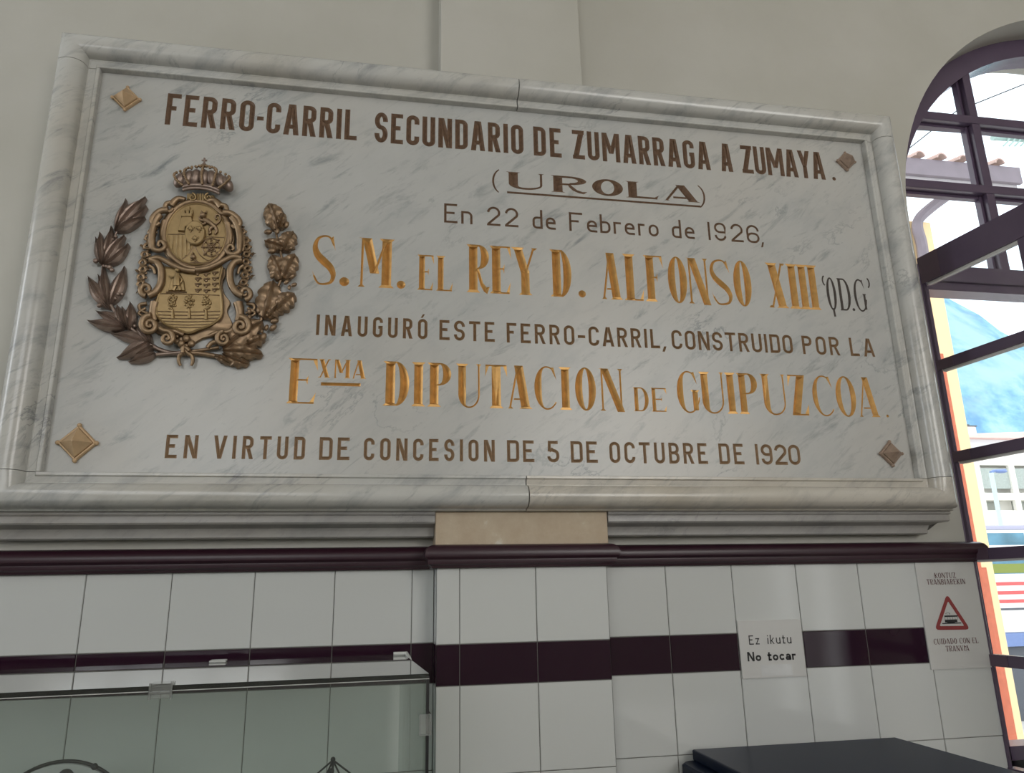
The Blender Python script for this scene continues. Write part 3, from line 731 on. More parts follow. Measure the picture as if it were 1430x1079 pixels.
# line 5
z, c, t, r = 2.0030, 0.0443, .145, .34
word(4, 'INAUGURO', (441, 467.4), (597.1, 455), z, c, t, r, .24)
g = G(); g.para(0, 1.06, .1, 1.24, .1); one(4, g, 589, 440, z, c)
word(4, 'ESTE', (613.5, 475), (691.1, 477.6), z, c, t, r, .2)
word(4, 'FERRO', (707.8, 478.8), (802, 465), z, c, t, r, .2)
one(4, sans('-', ws(806.8, 817.2, 468, c), t), 806.8, 468, z, c)
word(4, 'CARRIL', (821.9, 470), (922.2, 486), z, c, t, r, .17)
one(4, sans(',', .17, .13), 926.5, 486, z, c)
word(4, 'CONSTRUIDO', (938, 476), (1107, 483), z, c, t, r, .15)
word(4, 'POR', (1121.8, 493.8), (1173.9, 496), z, c, t, r, .2)
word(4, 'LA', (1188.4, 496.6), (1222.4, 497.5), z, c, t, r, .25)
# line 6
z, c = 1.8596, 0.0932
for ch, xl, xr, y, t in (('E', 399.1, 440.3, 563, .175), ('D', 534.7, 571.6, 535, .2), ('I', 577.8, 591, 535, .19), ('P', 596.6, 630.8, 540, .19), ('U', 636.8, 671, 540, .17), ('T', 677.5, 708.4, 535, .2), ('A', 709.2, 743.8, 569, .19),
                         ('C', 746.2, 778, 540, .17), ('I', 782.8, 796.5, 545, .18), ('O', 803, 832, 540, .17), ('N', 837, 871, 545, .17),
                         ('G', 945.4, 974.7, 548, .16), ('U', 977.2, 1011, 548, .17), ('I', 1014.6, 1027, 548, .17), ('P', 1030, 1059, 548, .165), ('U', 1063.5, 1097, 550, .15), ('Z', 1101, 1127.5, 548, .19), ('C', 1134.5, 1163.5, 550, .13), ('O', 1167, 1194.5, 550, .14), ('A', 1201.2, 1230, 582, .15)):
    dz(5, ch, xl, xr, y, z, c, t, .036)
dz(5, 'D', 884.6, 906, 560, 1.8602, .053, .16, .05); dz(5, 'E', 909.5, 930.8, 560, 1.8602, .053, .15, .05)
zx, cx_ = 1.914, .0387
dz(5, 'X', 444.5, 462, 515, zx, cx_, .2, .06); dz(5, 'M', 466, 490, 515, zx, cx_, .2, .06); dz(5, 'A', 491.9, 511.5, 528, zx, cx_, .2, .06)
g = G(); wl = ws(448, 503.6, 536, c); g.path([(0, .445), (wl, .445)], .072); one(5, g, 448, 536, z, c)
one(5, serif('.', .07, .1, .1), 1238, 583, z, c)
# line 7
z, c, t, r = 1.7485, 0.0448, .148, .36
word(6, 'EN', (229.4, 641.6), (274.8, 641), z, c, t, r, .26)
word(6, 'VIRTUD', (298.4, 620), (426, 630), z, c, t, r, .24)
word(6, 'DE', (445.2, 642), (487.9, 643), z, c, t, r, .2)
word(6, 'CONCESION', (508, 628), (691.3, 643.6), z, c, t, r, .24)
word(6, 'DE', (708.3, 643), (746.5, 644), z, c, t, r, .17)
word(6, '5', (764, 630), (781, 630), z, c, t, r)
word(6, 'DE', (797.5, 643), (835.1, 645), z, c, t, r, .17)
word(6, 'OCTUBRE', (851, 630), (989.2, 647.6), z, c, t, r, .2)
word(6, 'DE', (1004.5, 640), (1040, 647.8), z, c, t, r, .2)
for ch, xl, xr in (('1', 1054.5, 1059.2), ('9', 1062.6, 1078.4), ('2', 1081.4, 1098.5), ('0', 1100.6, 1117)): one(6, sans(ch, ws(xl, xr, 632, c), t, .45), xl, 632, z, c)

# ------------------------------------------------------------------ marble plaque
plaque = empty('marble_plaque', (0.28, -0.03, 1.60), 'large grey marble wall plaque with gilded and brown carved inscription in a moulded frame', 'plaque')
OX0, OX1, OZ0, OZ1 = -0.5975, 1.1765, 1.7190, 2.5690    # frame opening
SX0, SX1, SZ0, SZ1 = OX0-0.012, OX1+0.012, OZ0-0.012, OZ1+0.012

def carve():
    V = [Vector((SX0, SZ0)), Vector((SX1, SZ0)), Vector((SX1, SZ1)), Vector((SX0, SZ1))]; E = [(0, 1), (1, 2), (2, 3), (3, 0)]
    cell = 0.01; tg = {}
    for li, g, x0, z0, s in GL:
        for P in g.p:
            P = [(x0+x*s, z0+y*s) for x, y in P]; k_ = len(P); n = len(V)
            V += [Vector(p) for p in P]; E += [(n+i, n+(i+1) % k_) for i in range(k_)]
            for i in range(1, k_-1):
                A, B, C = P[0], P[i], P[i+1]
                ar = (B[0]-A[0])*(C[1]-A[1])-(B[1]-A[1])*(C[0]-A[0])
                if abs(ar) < 1e-10: continue
                if ar < 0: B, C = C, B
                xs = (A[0], B[0], C[0]); zs = (A[1], B[1], C[1])
                for ix in range(int(min(xs)//cell), int(max(xs)//cell)+1):
                    for iz in range(int(min(zs)//cell), int(max(zs)//cell)+1): tg.setdefault((ix, iz), []).append((A, B, C, li))
        for (p, q) in g.c:
            n = len(V); V += [Vector((x0+p[0]*s, z0+p[1]*s)), Vector((x0+q[0]*s, z0+q[1]*s))]; E.append((n, n+1))
    r = delaunay_2d_cdt(V, E, [], 0, 2e-6, True)
    v, faces = r[0], r[2]
    def side(a, b_, x, y): return (b_[0]-a[0])*(y-a[1])-(b_[1]-a[1])*(x-a[0])
    cls = []
    for f in faces:
        x = sum(v[i].x for i in f)/len(f); y = sum(v[i].y for i in f)/len(f); c = -1
        for A, B, C, li in tg.get((int(x//cell), int(y//cell)), ()):
            if side(A, B, x, y) >= 0 and side(B, C, x, y) >= 0 and side(C, A, x, y) >= 0: c = li; break
        cls.append(c)
    em = {}
    for fi, f in enumerate(faces):
        for i in range(len(f)):
            em.setdefault(frozenset((f[i], f[(i+1) % len(f)])), []).append(fi)
    bnd = {}
    for e, fs in em.items():
        c = [cls[i] for i in fs]
        if len(fs) == 2 and (c[0] == -1) != (c[1] == -1):
            l = max(c); bnd.setdefault(l, []).append(tuple(e))
    depth = {}
    for l, es in bnd.items():
        cell = 0.03; gridc = {}
        for a, b_ in es:
            A, B = v[a], v[b_]
            for ix in range(int(math.floor((min(A.x, B.x)-.02)/cell)), int(math.floor((max(A.x, B.x)+.02)/cell))+1):
                for iz in range(int(math.floor((min(A.y, B.y)-.02)/cell)), int(math.floor((max(A.y, B.y)+.02)/cell))+1):
                    gridc.setdefault((ix, iz), []).append((A, B))
        on = {i for e in es for i in e}
        vs = {i for f, c in zip(faces, cls) if c == l for i in f}
        for i in vs:
            if i in on: depth[i] = 0.0; continue
            p = v[i]; best = 1e9
            for A, B in gridc.get((int(math.floor(p.x/cell)), int(math.floor(p.y/cell))), ()):
                d = B-A; u = max(0, min(1, (p-A).dot(d)/max(d.length_squared, 1e-12))); q = (p-(A+d*u)).length
                if q < best: best = q
            depth[i] = min(best*0.85, 0.0115) if best < 1e8 else 0.0
    P = [(p.x, SY + depth.get(i, 0.0), p.y) for i, p in enumerate(v)]
    def sub(sel):
        mp = {}; vv = []; ff = []
        for f in sel:
            for i in f:
                if i not in mp: mp[i] = len(vv); vv.append(P[i])
            ff.append([mp[i] for i in f])
        return vv, ff
    b = MB(); vv, ff = sub([f for f, c in zip(faces, cls) if c == -1]); b.add(vv, ff)
    b.add([(SX0, SY, SZ0), (SX1, SY, SZ0), (SX1, SY, SZ1), (SX0, SY, SZ1), (SX0, 0.004, SZ0), (SX1, 0.004, SZ0), (SX1, 0.004, SZ1), (SX0, 0.004, SZ1)],
          [(0, 4, 5, 1), (1, 5, 6, 2), (2, 6, 7, 3), (3, 7, 4, 0), (4, 7, 6, 5)])
    b.build('slab', MAT['slab'], plaque)
    mats = [MAT['ink_brown'], MAT['ink_brown'], MAT['ink_brown'], MAT['gilt'], MAT['ink_mid'], MAT['gilt'], MAT['ink_lite'], MAT['ink_dark']]
    for l in range(8):
        vv, ff = sub([f for f, c in zip(faces, cls) if c == l])
        m = MB(); m.add(vv, ff); o = m.build('inscription_line', mats[l], plaque)
        o['label'] = ['dark brown carved first line of the inscription', 'dark brown wide lettering in brackets with an underline', 'thin dark brown carved date line', 'gilded tall serif lettering naming the king', 'brown carved fifth line', 'gilded tall serif lettering of the sixth line', 'light brown carved bottom line', 'thin dark bracketed initials'][l]
carve()

fp = [(0.0, 0.068), (0.0, 0.0850), (0.0012, 0.0865), (0.0062, 0.0865), (0.0078, 0.0850), (0.0085, 0.0815), (0.020, 0.0805), (0.0215, 0.0815)]
for i in range(15):
    a = pi*i/14; fp.append((0.0235+0.0265-0.0265*cos(a)*1.0, 0.0815+0.0300*sin(a)**0.75))
fp += [(0.0775, 0.0785), (0.0805, 0.0770), (0.0815, 0.0745), (0.0815, -0.004)]
def frame_seg(name, st, mat):
    b = MB(); b.grid([[(x+ox*u, -d, z+oz*u) for u, d in fp] for x, z, ox, oz in st])
    for x, z, ox, oz in (st[0], st[-1]):     # end caps
        n = len(fp); b.add([(x+ox*u, -d, z+oz*u) for u, d in fp], [tuple(range(n))])
    return b.build('frame_moulding', mat, plaque, smooth=32)
xm = 0.2915; gp = 0.0011
KT, KB, KL, KR = 0.905, 0.85, 1.05, 0.97      # face width of each side of the moulding
frame_seg('f', [(xm-gp, OZ1, 0, KT), (OX0, OZ1, -KL, KT), (OX0, OZ1, -KL, 0)], MAT['frame'])
frame_seg('f', [(xm+gp, OZ1, 0, KT), (OX1, OZ1, KR, KT), (OX1, OZ1, KR, 0)], MAT['frame'])
frame_seg('f', [(xm-gp, OZ0, 0, -KB), (OX0, OZ0, -KL, -KB), (OX0, OZ0, -KL, 0)], MAT['frame'])
frame_seg('f', [(xm+gp, OZ0, 0, -KB), (OX1, OZ0, KR, -KB), (OX1, OZ0, KR, 0)], MAT['frame2'])
frame_seg('f', [(OX0, OZ1-gp, -KL, 0), (OX0, OZ0+gp, -KL, 0)], MAT['frame'])
frame_seg('f', [(OX1, OZ1-gp, KR, 0), (OX1, OZ0+gp, KR, 0)], MAT['frame'])
FZ = OZ0-0.0815*KB     # underside of the frame
cp = [(0.004, FZ), (0.066, FZ), (0.067, FZ-0.00500), (0.063, FZ-0.00813), (0.064, FZ-0.01125), (0.064, FZ-0.02000), (0.061, FZ-0.02312), (0.046, FZ-0.02438), (0.034, FZ-0.02875), (0.031, FZ-0.03750), (0.031, FZ-0.04500), (0.028, FZ-0.04750), (0.004, FZ-0.04750)]
def cornice(x0, x1, r0, r1):
    b = MB(); k = len(cp)
    def prof(x, sg): return [(x + sg*(d-0.066 if d > 0.01 else -0.03), -d, z) for d, z in cp]
    b.grid([prof(x0, -1) if r0 else [(x0, -d, z) for d, z in cp], prof(x1, 1) if r1 else [(x1, -d, z) for d, z in cp]])
    for q in ((prof(x0, -1) if r0 else [(x0, -d, z) for d, z in cp]), (prof(x1, 1) if r1 else [(x1, -d, z) for d, z in cp])): b.add(q, [tuple(range(k))])
    return b.build('cornice_moulding', MAT['cornice'], plaque, smooth=30)
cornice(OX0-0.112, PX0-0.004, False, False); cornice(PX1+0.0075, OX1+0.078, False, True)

# ------------------------------------------------------------------ bolt caps
def bolt(cx, cy, px, mat, label):
    P = at(cx, cy, SY-0.006); r = px
    o = empty('bolt_cap', (P.x, SY, P.z), label, 'bolt cap', 'square bolt caps at the corners of the plaque')
    b = MB(); 
    def sq(q, y, rot=0): return [(P.x+q*cos(a+rot), y, P.z+q*sin(a+rot)) for a in (0, pi/2, pi, 3*pi/2)]
    L = [sq(r, SY-0.0001), sq(r, SY-0.005), sq(r*.93, SY-0.0075), sq(r*.84, SY-0.0075), sq(r*.80, SY-0.006)]
    V = [p for l in L for p in l]; F = []
    for i in range(len(L)-1):
        for j in range(4): F.append((i*4+j, i*4+(j+1) % 4, i*4+4+(j+1) % 4, i*4+4+j))
    b.add(V, F)
    for a in (0, pi/2, pi, 3*pi/2): b.ball((P.x+r*.95*cos(a), SY-0.0052, P.z+r*.95*sin(a)), r*.13, n=10, m=6)
    b.build('flange', mat, o)
    b = MB(); V = sq(r*.82, SY-0.005) + sq(r*.79, SY-0.011) + sq(r*.06, SY-0.030); F = []
    for i in range(2):
        for j in range(4): F.append((i*4+j, i*4+(j+1) % 4, i*4+4+(j+1) % 4, i*4+4+j))
    F.append((8, 9, 10, 11)); b.add(V, F); b.build('pyramid_head', mat, o)
bolt(176, 137, 0.0285, MAT['brass'], 'square brass pyramid bolt cap above the laurel branch of the crest')
bolt(107.5, 618, 0.0345, MAT['brass'], 'bright square brass pyramid bolt cap below the crest beside the bottom line')
bolt(1245, 633, 0.0285, MAT['brass_worn'], 'worn square bolt cap at the bottom line end nearest the tram sign')
bolt(1182, 225, 0.0255, MAT['brass_worn'], 'faded square bolt cap after the end of the first line')

# ------------------------------------------------------------------ bronze coat of arms
coat = empty('coat_of_arms', (at(267, 420, SY).x, SY, at(267, 420, SY).z), 'bronze crowned coat of arms with laurel and oak branches mounted on the marble', 'coat of arms')
KE = 1/3.481
def E(x, y, d=0.0):
    p = at(110+x*KE, 210+y*KE, -0.082); return Vector((p.x, SY-d, p.z))
UN = (E(600, 500)-E(500, 500)).x/100          # metres per sketch unit
def spl(P, n=6):
    out_ = []
    for i in range(len(P)-1):
        p0 = P[max(i-1, 0)]; p1 = P[i]; p2 = P[i+1]; p3 = P[min(i+2, len(P)-1)]
        for q in range(n):
            u = q/n; out_.append(tuple(.5*((2*p1[j])+(-p0[j]+p2[j])*u+(2*p0[j]-5*p1[j]+4*p2[j]-p3[j])*u*u+(-p0[j]+3*p1[j]-3*p2[j]+p3[j])*u**3) for j in range(len(p1))))
    out_.append(tuple(P[-1])); return out_
ES = 1.0
def etube(b, P, r, d, n=8, sq=1.0, smooth=5, closed=False):
    """tube through sketch points; r and d may be (start, end)"""
    Q = spl(P, smooth) if smooth else P; m = len(Q)
    r0, r1 = r if isinstance(r, tuple) else (r, r); r0 *= ES; r1 *= ES; d0, d1 = d if isinstance(d, tuple) else (d, d)
    if closed: Q = Q[:-1]; m -= 1
    b.tube([E(x, y, d0+(d1-d0)*i/max(m-1, 1)) for i, (x, y) in enumerate(Q)], [(r0+(r1-r0)*i/max(m-1, 1))*UN for i in range(m)], n, closed, sq)
def spiral(cx, cy, r, turns, a0, sgn=1, n=26, end=0.12):
    return [(cx+(r*(1-(1-end)*i/n))*cos(a0+sgn*2*pi*turns*i/n), cy+(r*(1-(1-end)*i/n))*sin(a0+sgn*2*pi*turns*i/n)) for i in range(n+1)]
def plate(b, poly, d0, d1, bev=0.0015):
    b.prism([(E(x, y).x, E(x, y).z) for x, y in poly], SY-d0, SY-d1, bev)
def ell(cx, cy, rx, ry, n=40): return [(cx+rx*cos(2*pi*i/n), cy+ry*sin(2*pi*i/n)) for i in range(n)]
BZ, GB, DB, OB = MAT['bronze'], MAT['gold_bronze'], MAT['dark_bronze'], MAT['oak']

# cartouche frame: back plates, scrolls, volutes
ES = 1.25
b = MB()
plate(b, ell(573, 408, 184, 178), 0.0005, 0.010)
plate(b, spl([(440, 565), (400, 590), (408, 640), (392, 690), (350, 735), (345, 800), (330, 850), (390, 890), (450, 905), (520, 950), (600, 910), (680, 890), (745, 850), (720, 780), (735, 735), (705, 690), (696, 640), (712, 590), (690, 560), (573, 590), (440, 565)], 4)[:-1], 0.0005, 0.008)
etube(b, ell(573, 412, 158, 163), 13, 0.013, 8, closed=True, smooth=0)
for s in (1, -1):
    cx0 = 573
    def mx(P, dy=0): return [((x if s == 1 else 2*cx0-x), y+(0 if s == 1 else dy)) for x, y in P]
    etube(b, mx([(520, 245), (490, 240), (468, 252), (452, 275)], 8), (12, 16), 0.016)
    etube(b, mx([(452, 262), (430, 268), (425, 290), (445, 305), (462, 290)], 10), (12, 8), 0.018)
    etube(b, mx([(440, 300), (405, 302), (372, 325), (360, 352), (378, 372), (398, 360)], 12), (16, 8), 0.019)
    etube(b, mx([(400, 320), (380, 345), (366, 385), (360, 430), (362, 465)], 12), (15, 14), 0.018)
    etube(b, mx([(362, 450), (364, 478), (384, 493), (410, 490), (424, 472), (414, 452), (396, 452), (390, 467), (400, 474)], 18), (13, 6), 0.019)
    etube(b, mx([(420, 345), (408, 400), (412, 440)], 12), (15, 9), 0.013)
    etube(b, mx([(352, 395), (345, 440), (352, 480)], 12), (9, 9), 0.012)
    # ribbon below the oval
    etube(b, mx([(573, 596), (520, 590), (470, 570), (430, 548), (390, 532), (350, 540)], -6), (12, 11), 0.022)
    etube(b, mx([(350, 540), (385, 552), (404, 580), (408, 620), (400, 662), (375, 698), (345, 714)], 0), (14, 15), 0.020)
    etube(b, mx(spiral(334, 684, 32, 1.35, pi/2, 1), 18), (12, 5), 0.021, smooth=0)
    etube(b, mx([(345, 560), (365, 575), (372, 600)], 0), (11, 6), 0.012)
    etube(b, mx([(372, 740), (362, 790), (372, 830)], 0), (20, 14), 0.012)
    etube(b, mx([(330, 742), (295, 750), (300, 775), (335, 790)], 0), (9, 6), 0.010)
    etube(b, mx([(325, 765), (290, 790), (330, 812)], 0), (8, 5), 0.010)
    etube(b, mx(spiral(354, 858, 46, 1.7, -pi/2.2, -1, 34), 6), (14, 6), 0.024, smooth=0)
    b.ball(E(*mx([(354, 858)], 6)[0], 0.020), 13*UN)
    etube(b, mx([(396, 868), (420, 880), (470, 882), (512, 900)], 6), (12, 9), 0.016)
    etube(b, mx(spiral(437, 922, 35, 1.6, -pi/2, 1, 30), 2), (11, 5), 0.024, smooth=0)
    b.ball(E(*mx([(437, 922)], 2)[0], 0.022), 9*UN)
    b.ball(E(*mx([(480, 905)], 0)[0], 0.014), 9*UN)
    etube(b, mx([(470, 930), (500, 938), (520, 960)], 0), (11, 9), 0.014)
for x, y, r in ((525, 918, 20), (500, 942, 19), (550, 942, 19), (525, 952, 12)): b.ball(E(x, y, 0.016), r*UN, sy=0.8)
ES = 1.0
fr = b.build('scroll_frame', BZ, coat, smooth=50)

# garlands of rosettes
for P in ([(372, 358), (356, 398), (340, 425), (334, 466), (322, 506), (312, 545), (312, 578), (303, 615), (302, 650)], [(792, 395), (812, 436), (816, 470), (815, 505), (812, 542), (820, 575), (806, 606), (800, 642), (778, 672)]):
    b = MB(); etube(b, P, 7, 0.006); ga = b.build('garland', BZ, coat, smooth=50)
    for x, y in P:
        q = MB(); q.tube([E(x, y, 0.013)+Vector((14*UN*cos(a), 0, 14*UN*sin(a))) for a in [2*pi*i/14 for i in range(14)]], 7*UN, 6, True)
        for i in range(5):
            a = 2*pi*i/5+x; q.ball(E(x, y, 0.008)+Vector((19*UN*cos(a), 0, 19*UN*sin(a))), 9*UN, sy=.6, n=8, m=6)
        q.build('rosette', BZ, ga, smooth=50)
    for x, y, dx, dy in ((P[0][0], P[0][1]-25, 12, -8), (P[3][0]+(24 if P[0][0] > 573 else -24), P[3][1]-5, 20, -8), (P[6][0]+(26 if P[0][0] > 573 else -24), P[6][1]+6, 22, -14), (P[8][0], P[8][1]+30, 30, 6)):
        sg = 1 if P[0][0] > 573 else -1
        q = MB(); q.tube([E(x, y, 0.006), E(x+sg*dx*.5, y+dy*.3, 0.010), E(x+sg*dx, y+dy, 0.004)], [8*UN, 6*UN, 1*UN], 6); q.build('leaflet', BZ, ga, smooth=50)

# oval shield
b = MB(); plate(b, ell(573, 411, 146, 150), 0.004, 0.016, 0.003)
etube(b, ell(573, 411, 143, 147), 5, 0.016, 6, closed=True, smooth=0)
ov = b.build('oval_shield', GB, coat, smooth=35)
for P_, r_ in (([(428, 412), (524, 412)], 2.4), ([(618, 424), (718, 428)], 2.4), ([(562, 472), (540, 505), (515, 525), (490, 540)], 3), ([(568, 472), (585, 505), (620, 535), (650, 540)], 3), ([(500, 548), (540, 553), (573, 548), (610, 553), (640, 545)], 5)):
    b = MB(); etube(b, P_, r_, 0.016, 6, smooth=0 if len(P_) == 2 else 5); b.build('partition_line', BZ, ov, smooth=50)
b = MB(); plate(b, [(487, 400), (504, 345), (508, 330), (553, 330), (556, 345), (562, 372), (540, 380), (528, 378), (520, 384), (520, 402)], 0.014, 0.0225)
plate(b, [(500, 318), (560, 318), (556, 334), (504, 334)], 0.014, 0.0245)
for x in (515, 535, 553): plate(b, [(x-7, 300), (x+7, 300), (x+7, 320), (x-7, 320)], 0.014, 0.0235, 0.0008)
plate(b, [(530, 285), (546, 285), (546, 305), (530, 305)], 0.014, 0.0235, 0.0008)
b.build('castle_charge', GB, ov, smooth=30)
b = MB()
b.tube([E(612, 345, .018), E(630, 352, .020), E(652, 368, .020), E(665, 380, .018)], [15*UN, 14*UN, 12*UN, 13*UN], 8)
b.ball(E(608, 325, .021), 16*UN); etube(b, [(606, 312), (598, 302)], (6, 3), 0.02); etube(b, [(620, 314), (626, 302)], (6, 3), 0.02)
etube(b, [(610, 350), (596, 345), (590, 332)], (8, 5), .020); etube(b, [(622, 360), (608, 368), (598, 366)], (8, 5), .020)
etube(b, [(656, 378), (640, 392), (644, 408), (632, 412)], (10, 5), .019); etube(b, [(668, 382), (674, 400), (664, 414)], (10, 5), .019)
etube(b, [(668, 368), (688, 350), (690, 325), (672, 320), (668, 335), (676, 342)], (5, 5), .019)
b.build('lion_charge', BZ, ov, smooth=50)
b = MB()
for x, y1 in ((440, 470), (461, 505), (482, 528), (503, 535), (524, 515), (543, 488)): etube(b, [(x, 418), (x-1, y1)], 6, .0155, 6, smooth=0)
b.build('pales_charge', GB, ov, smooth=50)
b = MB(); c0 = (647, 476)
for i in range(8):
    a = 2*pi*i/8; L = 46 if i % 2 == 0 else 52
    for j in range(1, 5): b.ball(E(c0[0]+L*j/4.2*cos(a), c0[1]+L*j/4.2*sin(a), .018), 5.5*UN, n=8, m=6)
etube(b, ell(c0[0], c0[1], 42, 44, 20), 4, .017, 6, closed=True, smooth=0); etube(b, ell(c0[0], c0[1], 20, 21, 16), 3.5, .017, 6, closed=True, smooth=0); b.ball(E(*c0, .019), 8*UN)
b.build('chains_charge', BZ, ov, smooth=50)
b = MB(); b.ball(E(560, 525, .019), 15*UN, n=12); etube(b, [(545, 540), (560, 535), (580, 545)], (5, 4), .017); etube(b, [(560, 508), (556, 500)], (6, 3), .018)
b.build('pomegranate_charge', BZ, ov, smooth=50)
b = MB(); plate(b, ell(571, 412, 49, 58, 32), 0.012, 0.025, 0.002); iv = b.build('inner_oval', GB, ov, smooth=35)
b = MB()
for x, y in ((552, 393), (594, 393), (573, 440)):
    b.ball(E(x, y-3, .026), 6*UN, sz=2.0)
    for sg in (-1, 1): etube(b, [(x, y+6), (x+sg*9, y-4), (x+sg*14, y-6), (x+sg*15, y+3)], (4, 3), .026)
    etube(b, [(x-11, y+8), (x+11, y+8)], 3, .027, 6, smooth=0); b.ball(E(x, y+15, .026), 5*UN, sz=1.3)
b.build('fleur_de_lis', GB, iv, smooth=50)

# collar and crown
b = MB(); plate(b, [(528, 212), (660, 222), (668, 262), (600, 268), (525, 258)], 0.004, 0.016)
for cx, sg in ((556, 1), (634, -1)): etube(b, [((x if sg == 1 else 2*cx-x), y) for x, y in spiral(cx, 236, 20, 1.4, -pi/2, 1)], (6, 3), .019, smooth=0)
for x in (588, 600, 612): etube(b, [(x-6, 218), (x-4, 252)], 5, .018, 6, smooth=0)
b.build('scroll_collar', GB, coat, smooth=50)
b = MB()
bp = [(512, 196), (540, 188), (575, 186), (610, 188), (650, 196), (690, 212)]
for dy, rr, dd in ((0, 11, .026), (12, 9, .024), (-9, 7, .024)): etube(b, [(x, y+dy) for x, y in bp], rr, dd)
cr = b.build('crown', DB, coat, smooth=50)
b = MB(); cc_ = (612, 150)
for ang, hw, x, y in ((-62, 1, 500, 145), (-38, 1, 535, 138), (-14, 1, 572, 134), (10, 1, 612, 134), (30, 1, 652, 140), (50, 1, 690, 150), (70, 1, 722, 164)):
    b.ball(E(x, y+6, .018), 33*UN, sx=.9, sy=.95, sz=1.5, rot=radians(-ang*.45), n=12, m=10)
b.build('crown_cap', DB, cr, smooth=50)
b = MB()
for x0, y0, xm_, ym_, x1, y1 in ((512, 190, 460, 140, 600, 100), (545, 184, 515, 120, 606, 96), (610, 184, 612, 120, 616, 96), (660, 192, 690, 120, 624, 96), (690, 205, 765, 160, 630, 100)):
    Q = spl([(x0, y0), ((x0+xm_)/2-2, (y0+ym_)/2), (xm_*.8+x1*.2, ym_*.85+y1*.15), (x1, y1)], 5)
    for i, (x, y) in enumerate(Q): b.ball(E(x, y, .036-.012*abs(i/len(Q)-.4)), 7.5*UN, n=8, m=6)
b.build('beaded_arch', BZ, cr, smooth=50)
b = MB(); b.ball(E(617, 90, .026), 13*UN); etube(b, [(617, 80), (618, 55)], 5, .026, smooth=0); etube(b, [(605, 66), (631, 67)], 5, .026, smooth=0)
b.build('orb_and_cross', DB, cr, smooth=50)

# lower shield
shp = spl([(418, 572), (500, 584), (573, 596), (640, 584), (695, 566), (690, 610), (684, 650), (692, 700), (698, 760), (690, 810), (650, 848), (590, 872), (535, 890), (480, 872), (420, 845), (385, 805), (380, 750), (395, 690), (408, 640), (416, 600), (418, 572)], 4)[:-1]
b = MB(); plate(b, shp, 0.004, 0.0165, 0.002); etube(b, shp, 6, 0.0165, 6, closed=True, smooth=0); ls = b.build('lower_shield', GB, coat, smooth=35)
b = MB(); etube(b, [(402, 700), (560, 704), (690, 708)], 2.6, .0165, 6); etube(b, [(428, 694), (528, 694)], 4, .018, 6, smooth=0)
for y, x0, x1 in ((786, 384, 694), (803, 386, 692), (819, 396, 684), (834, 412, 666), (849, 432, 645), (862, 462, 615)): etube(b, [(x0, y), ((x0+x1)/2, y+3), (x1, y)], 3.2, .0165, 6)
b.build('wave_line', BZ, ls, smooth=50)
b = MB()
plate(b, [(440, 690), (452, 640), (470, 615), (498, 608), (515, 640), (522, 690)], .014, .021, .002)
b.tube([E(486, 612, .022), E(484, 640, .024), E(484, 668, .022)], [14*UN, 17*UN, 20*UN], 8); b.ball(E(486, 594, .024), 12*UN)
etube(b, [(478, 622), (458, 628), (446, 622)], (6, 4), .024); etube(b, [(494, 622), (508, 640), (500, 655)], (6, 4), .024); etube(b, [(478, 668), (466, 690)], (10, 8), .022); etube(b, [(492, 668), (500, 690)], (10, 8), .022)
b.build('seated_king_charge', GB, ls, smooth=40)
for r_ in range(4):
    for c_ in range(3):
        x = 585+c_*41; y = 600+r_*27-(c_-1)*1+ (4 if c_ == 1 else 0)
        b = MB(); etube(b, [(x-15, y+2), (x, y), (x+15, y-3)], (6, 4), .019, 6); b.ball(E(x-4, y+7, .018), 7*UN, sy=.6, n=10, m=6); b.build('cannon_charge', BZ, ls, smooth=50)
for x, y in ((460, 748), (540, 746), (622, 750)):
    b = MB(); b.tube([E(x, y+75, .017), E(x, y+30, .018)], [9*UN, 6*UN], 8); random.seed(int(x))
    for i in range(34):
        a = random.uniform(0, 2*pi); q = random.uniform(0, 1)**.5
        b.ball(E(x+22*q*cos(a), y-6+36*q*sin(a), .0165+.002*(1-q)), random.uniform(6, 8.5)*UN, n=8, m=6)
    b.build('tree_charge', GB, ls, smooth=50)

# leaves
def leafmesh(base, tip, w, lobed=False, d0=.006, d1=.016, bend=0.0):
    A = Vector(base); T = Vector(tip); ax = T-A; L = ax.length; ax /= L; nx = Vector((-ax.y, ax.x)); n, m = (26 if lobed else 14), 4
    P = []
    for i in range(n+1):
        s_ = i/n
        if lobed: hwid = w/2*(sin(pi*min(1, s_*.93+.04))**.55)*(.70+.30*abs(sin(pi*(3.6*s_+.15)))**.8)
        else: hwid = w/2*(sin(pi*s_**.82))**.9
        if i in (0, n): hwid = max(hwid*0.2, 1.5) if i == 0 else 0.6
        row = []
        for j in range(-m, m+1):
            t_ = j/m; q = A+ax*(L*s_)+nx*(hwid*t_)+nx*(bend*L*sin(pi*s_))
            dm = d0+(d1-d0)*sin(pi*min(1, s_*.9+.1))+.006*(1-t_*t_)-(.0028*math.exp(-(abs(t_)-.22)**2/.01)) + (.003 if j == 0 else 0)
            if lobed: dm += .0028*sin(3.6*2*pi*s_+abs(t_)*2.4)*abs(t_)
            else: dm += .001*sin(9*pi*s_)*abs(t_)*(1-abs(t_))*2
            row.append(E(q.x, q.y, max(dm, .003)))
        P.append([Vector((row[0].x, SY-.0003, row[0].z))]+row+[Vector((row[-1].x, SY-.0003, row[-1].z))])
    b = MB(); b.grid(P)
    for r_ in (P[0], P[-1]): b.add(r_, [tuple(range(len(r_)))])
    return b
c3 = lambda x, y: (x*.3872, 208.9+y*.3872)
c4 = lambda x, y: (x*.4515, 591.8+y*.4515)
c5 = lambda x, y: (765.8+x*.3872, 208.9+y*.3872)
c6 = lambda x, y: (626.6+x*.4515, 591.8+y*.4515)
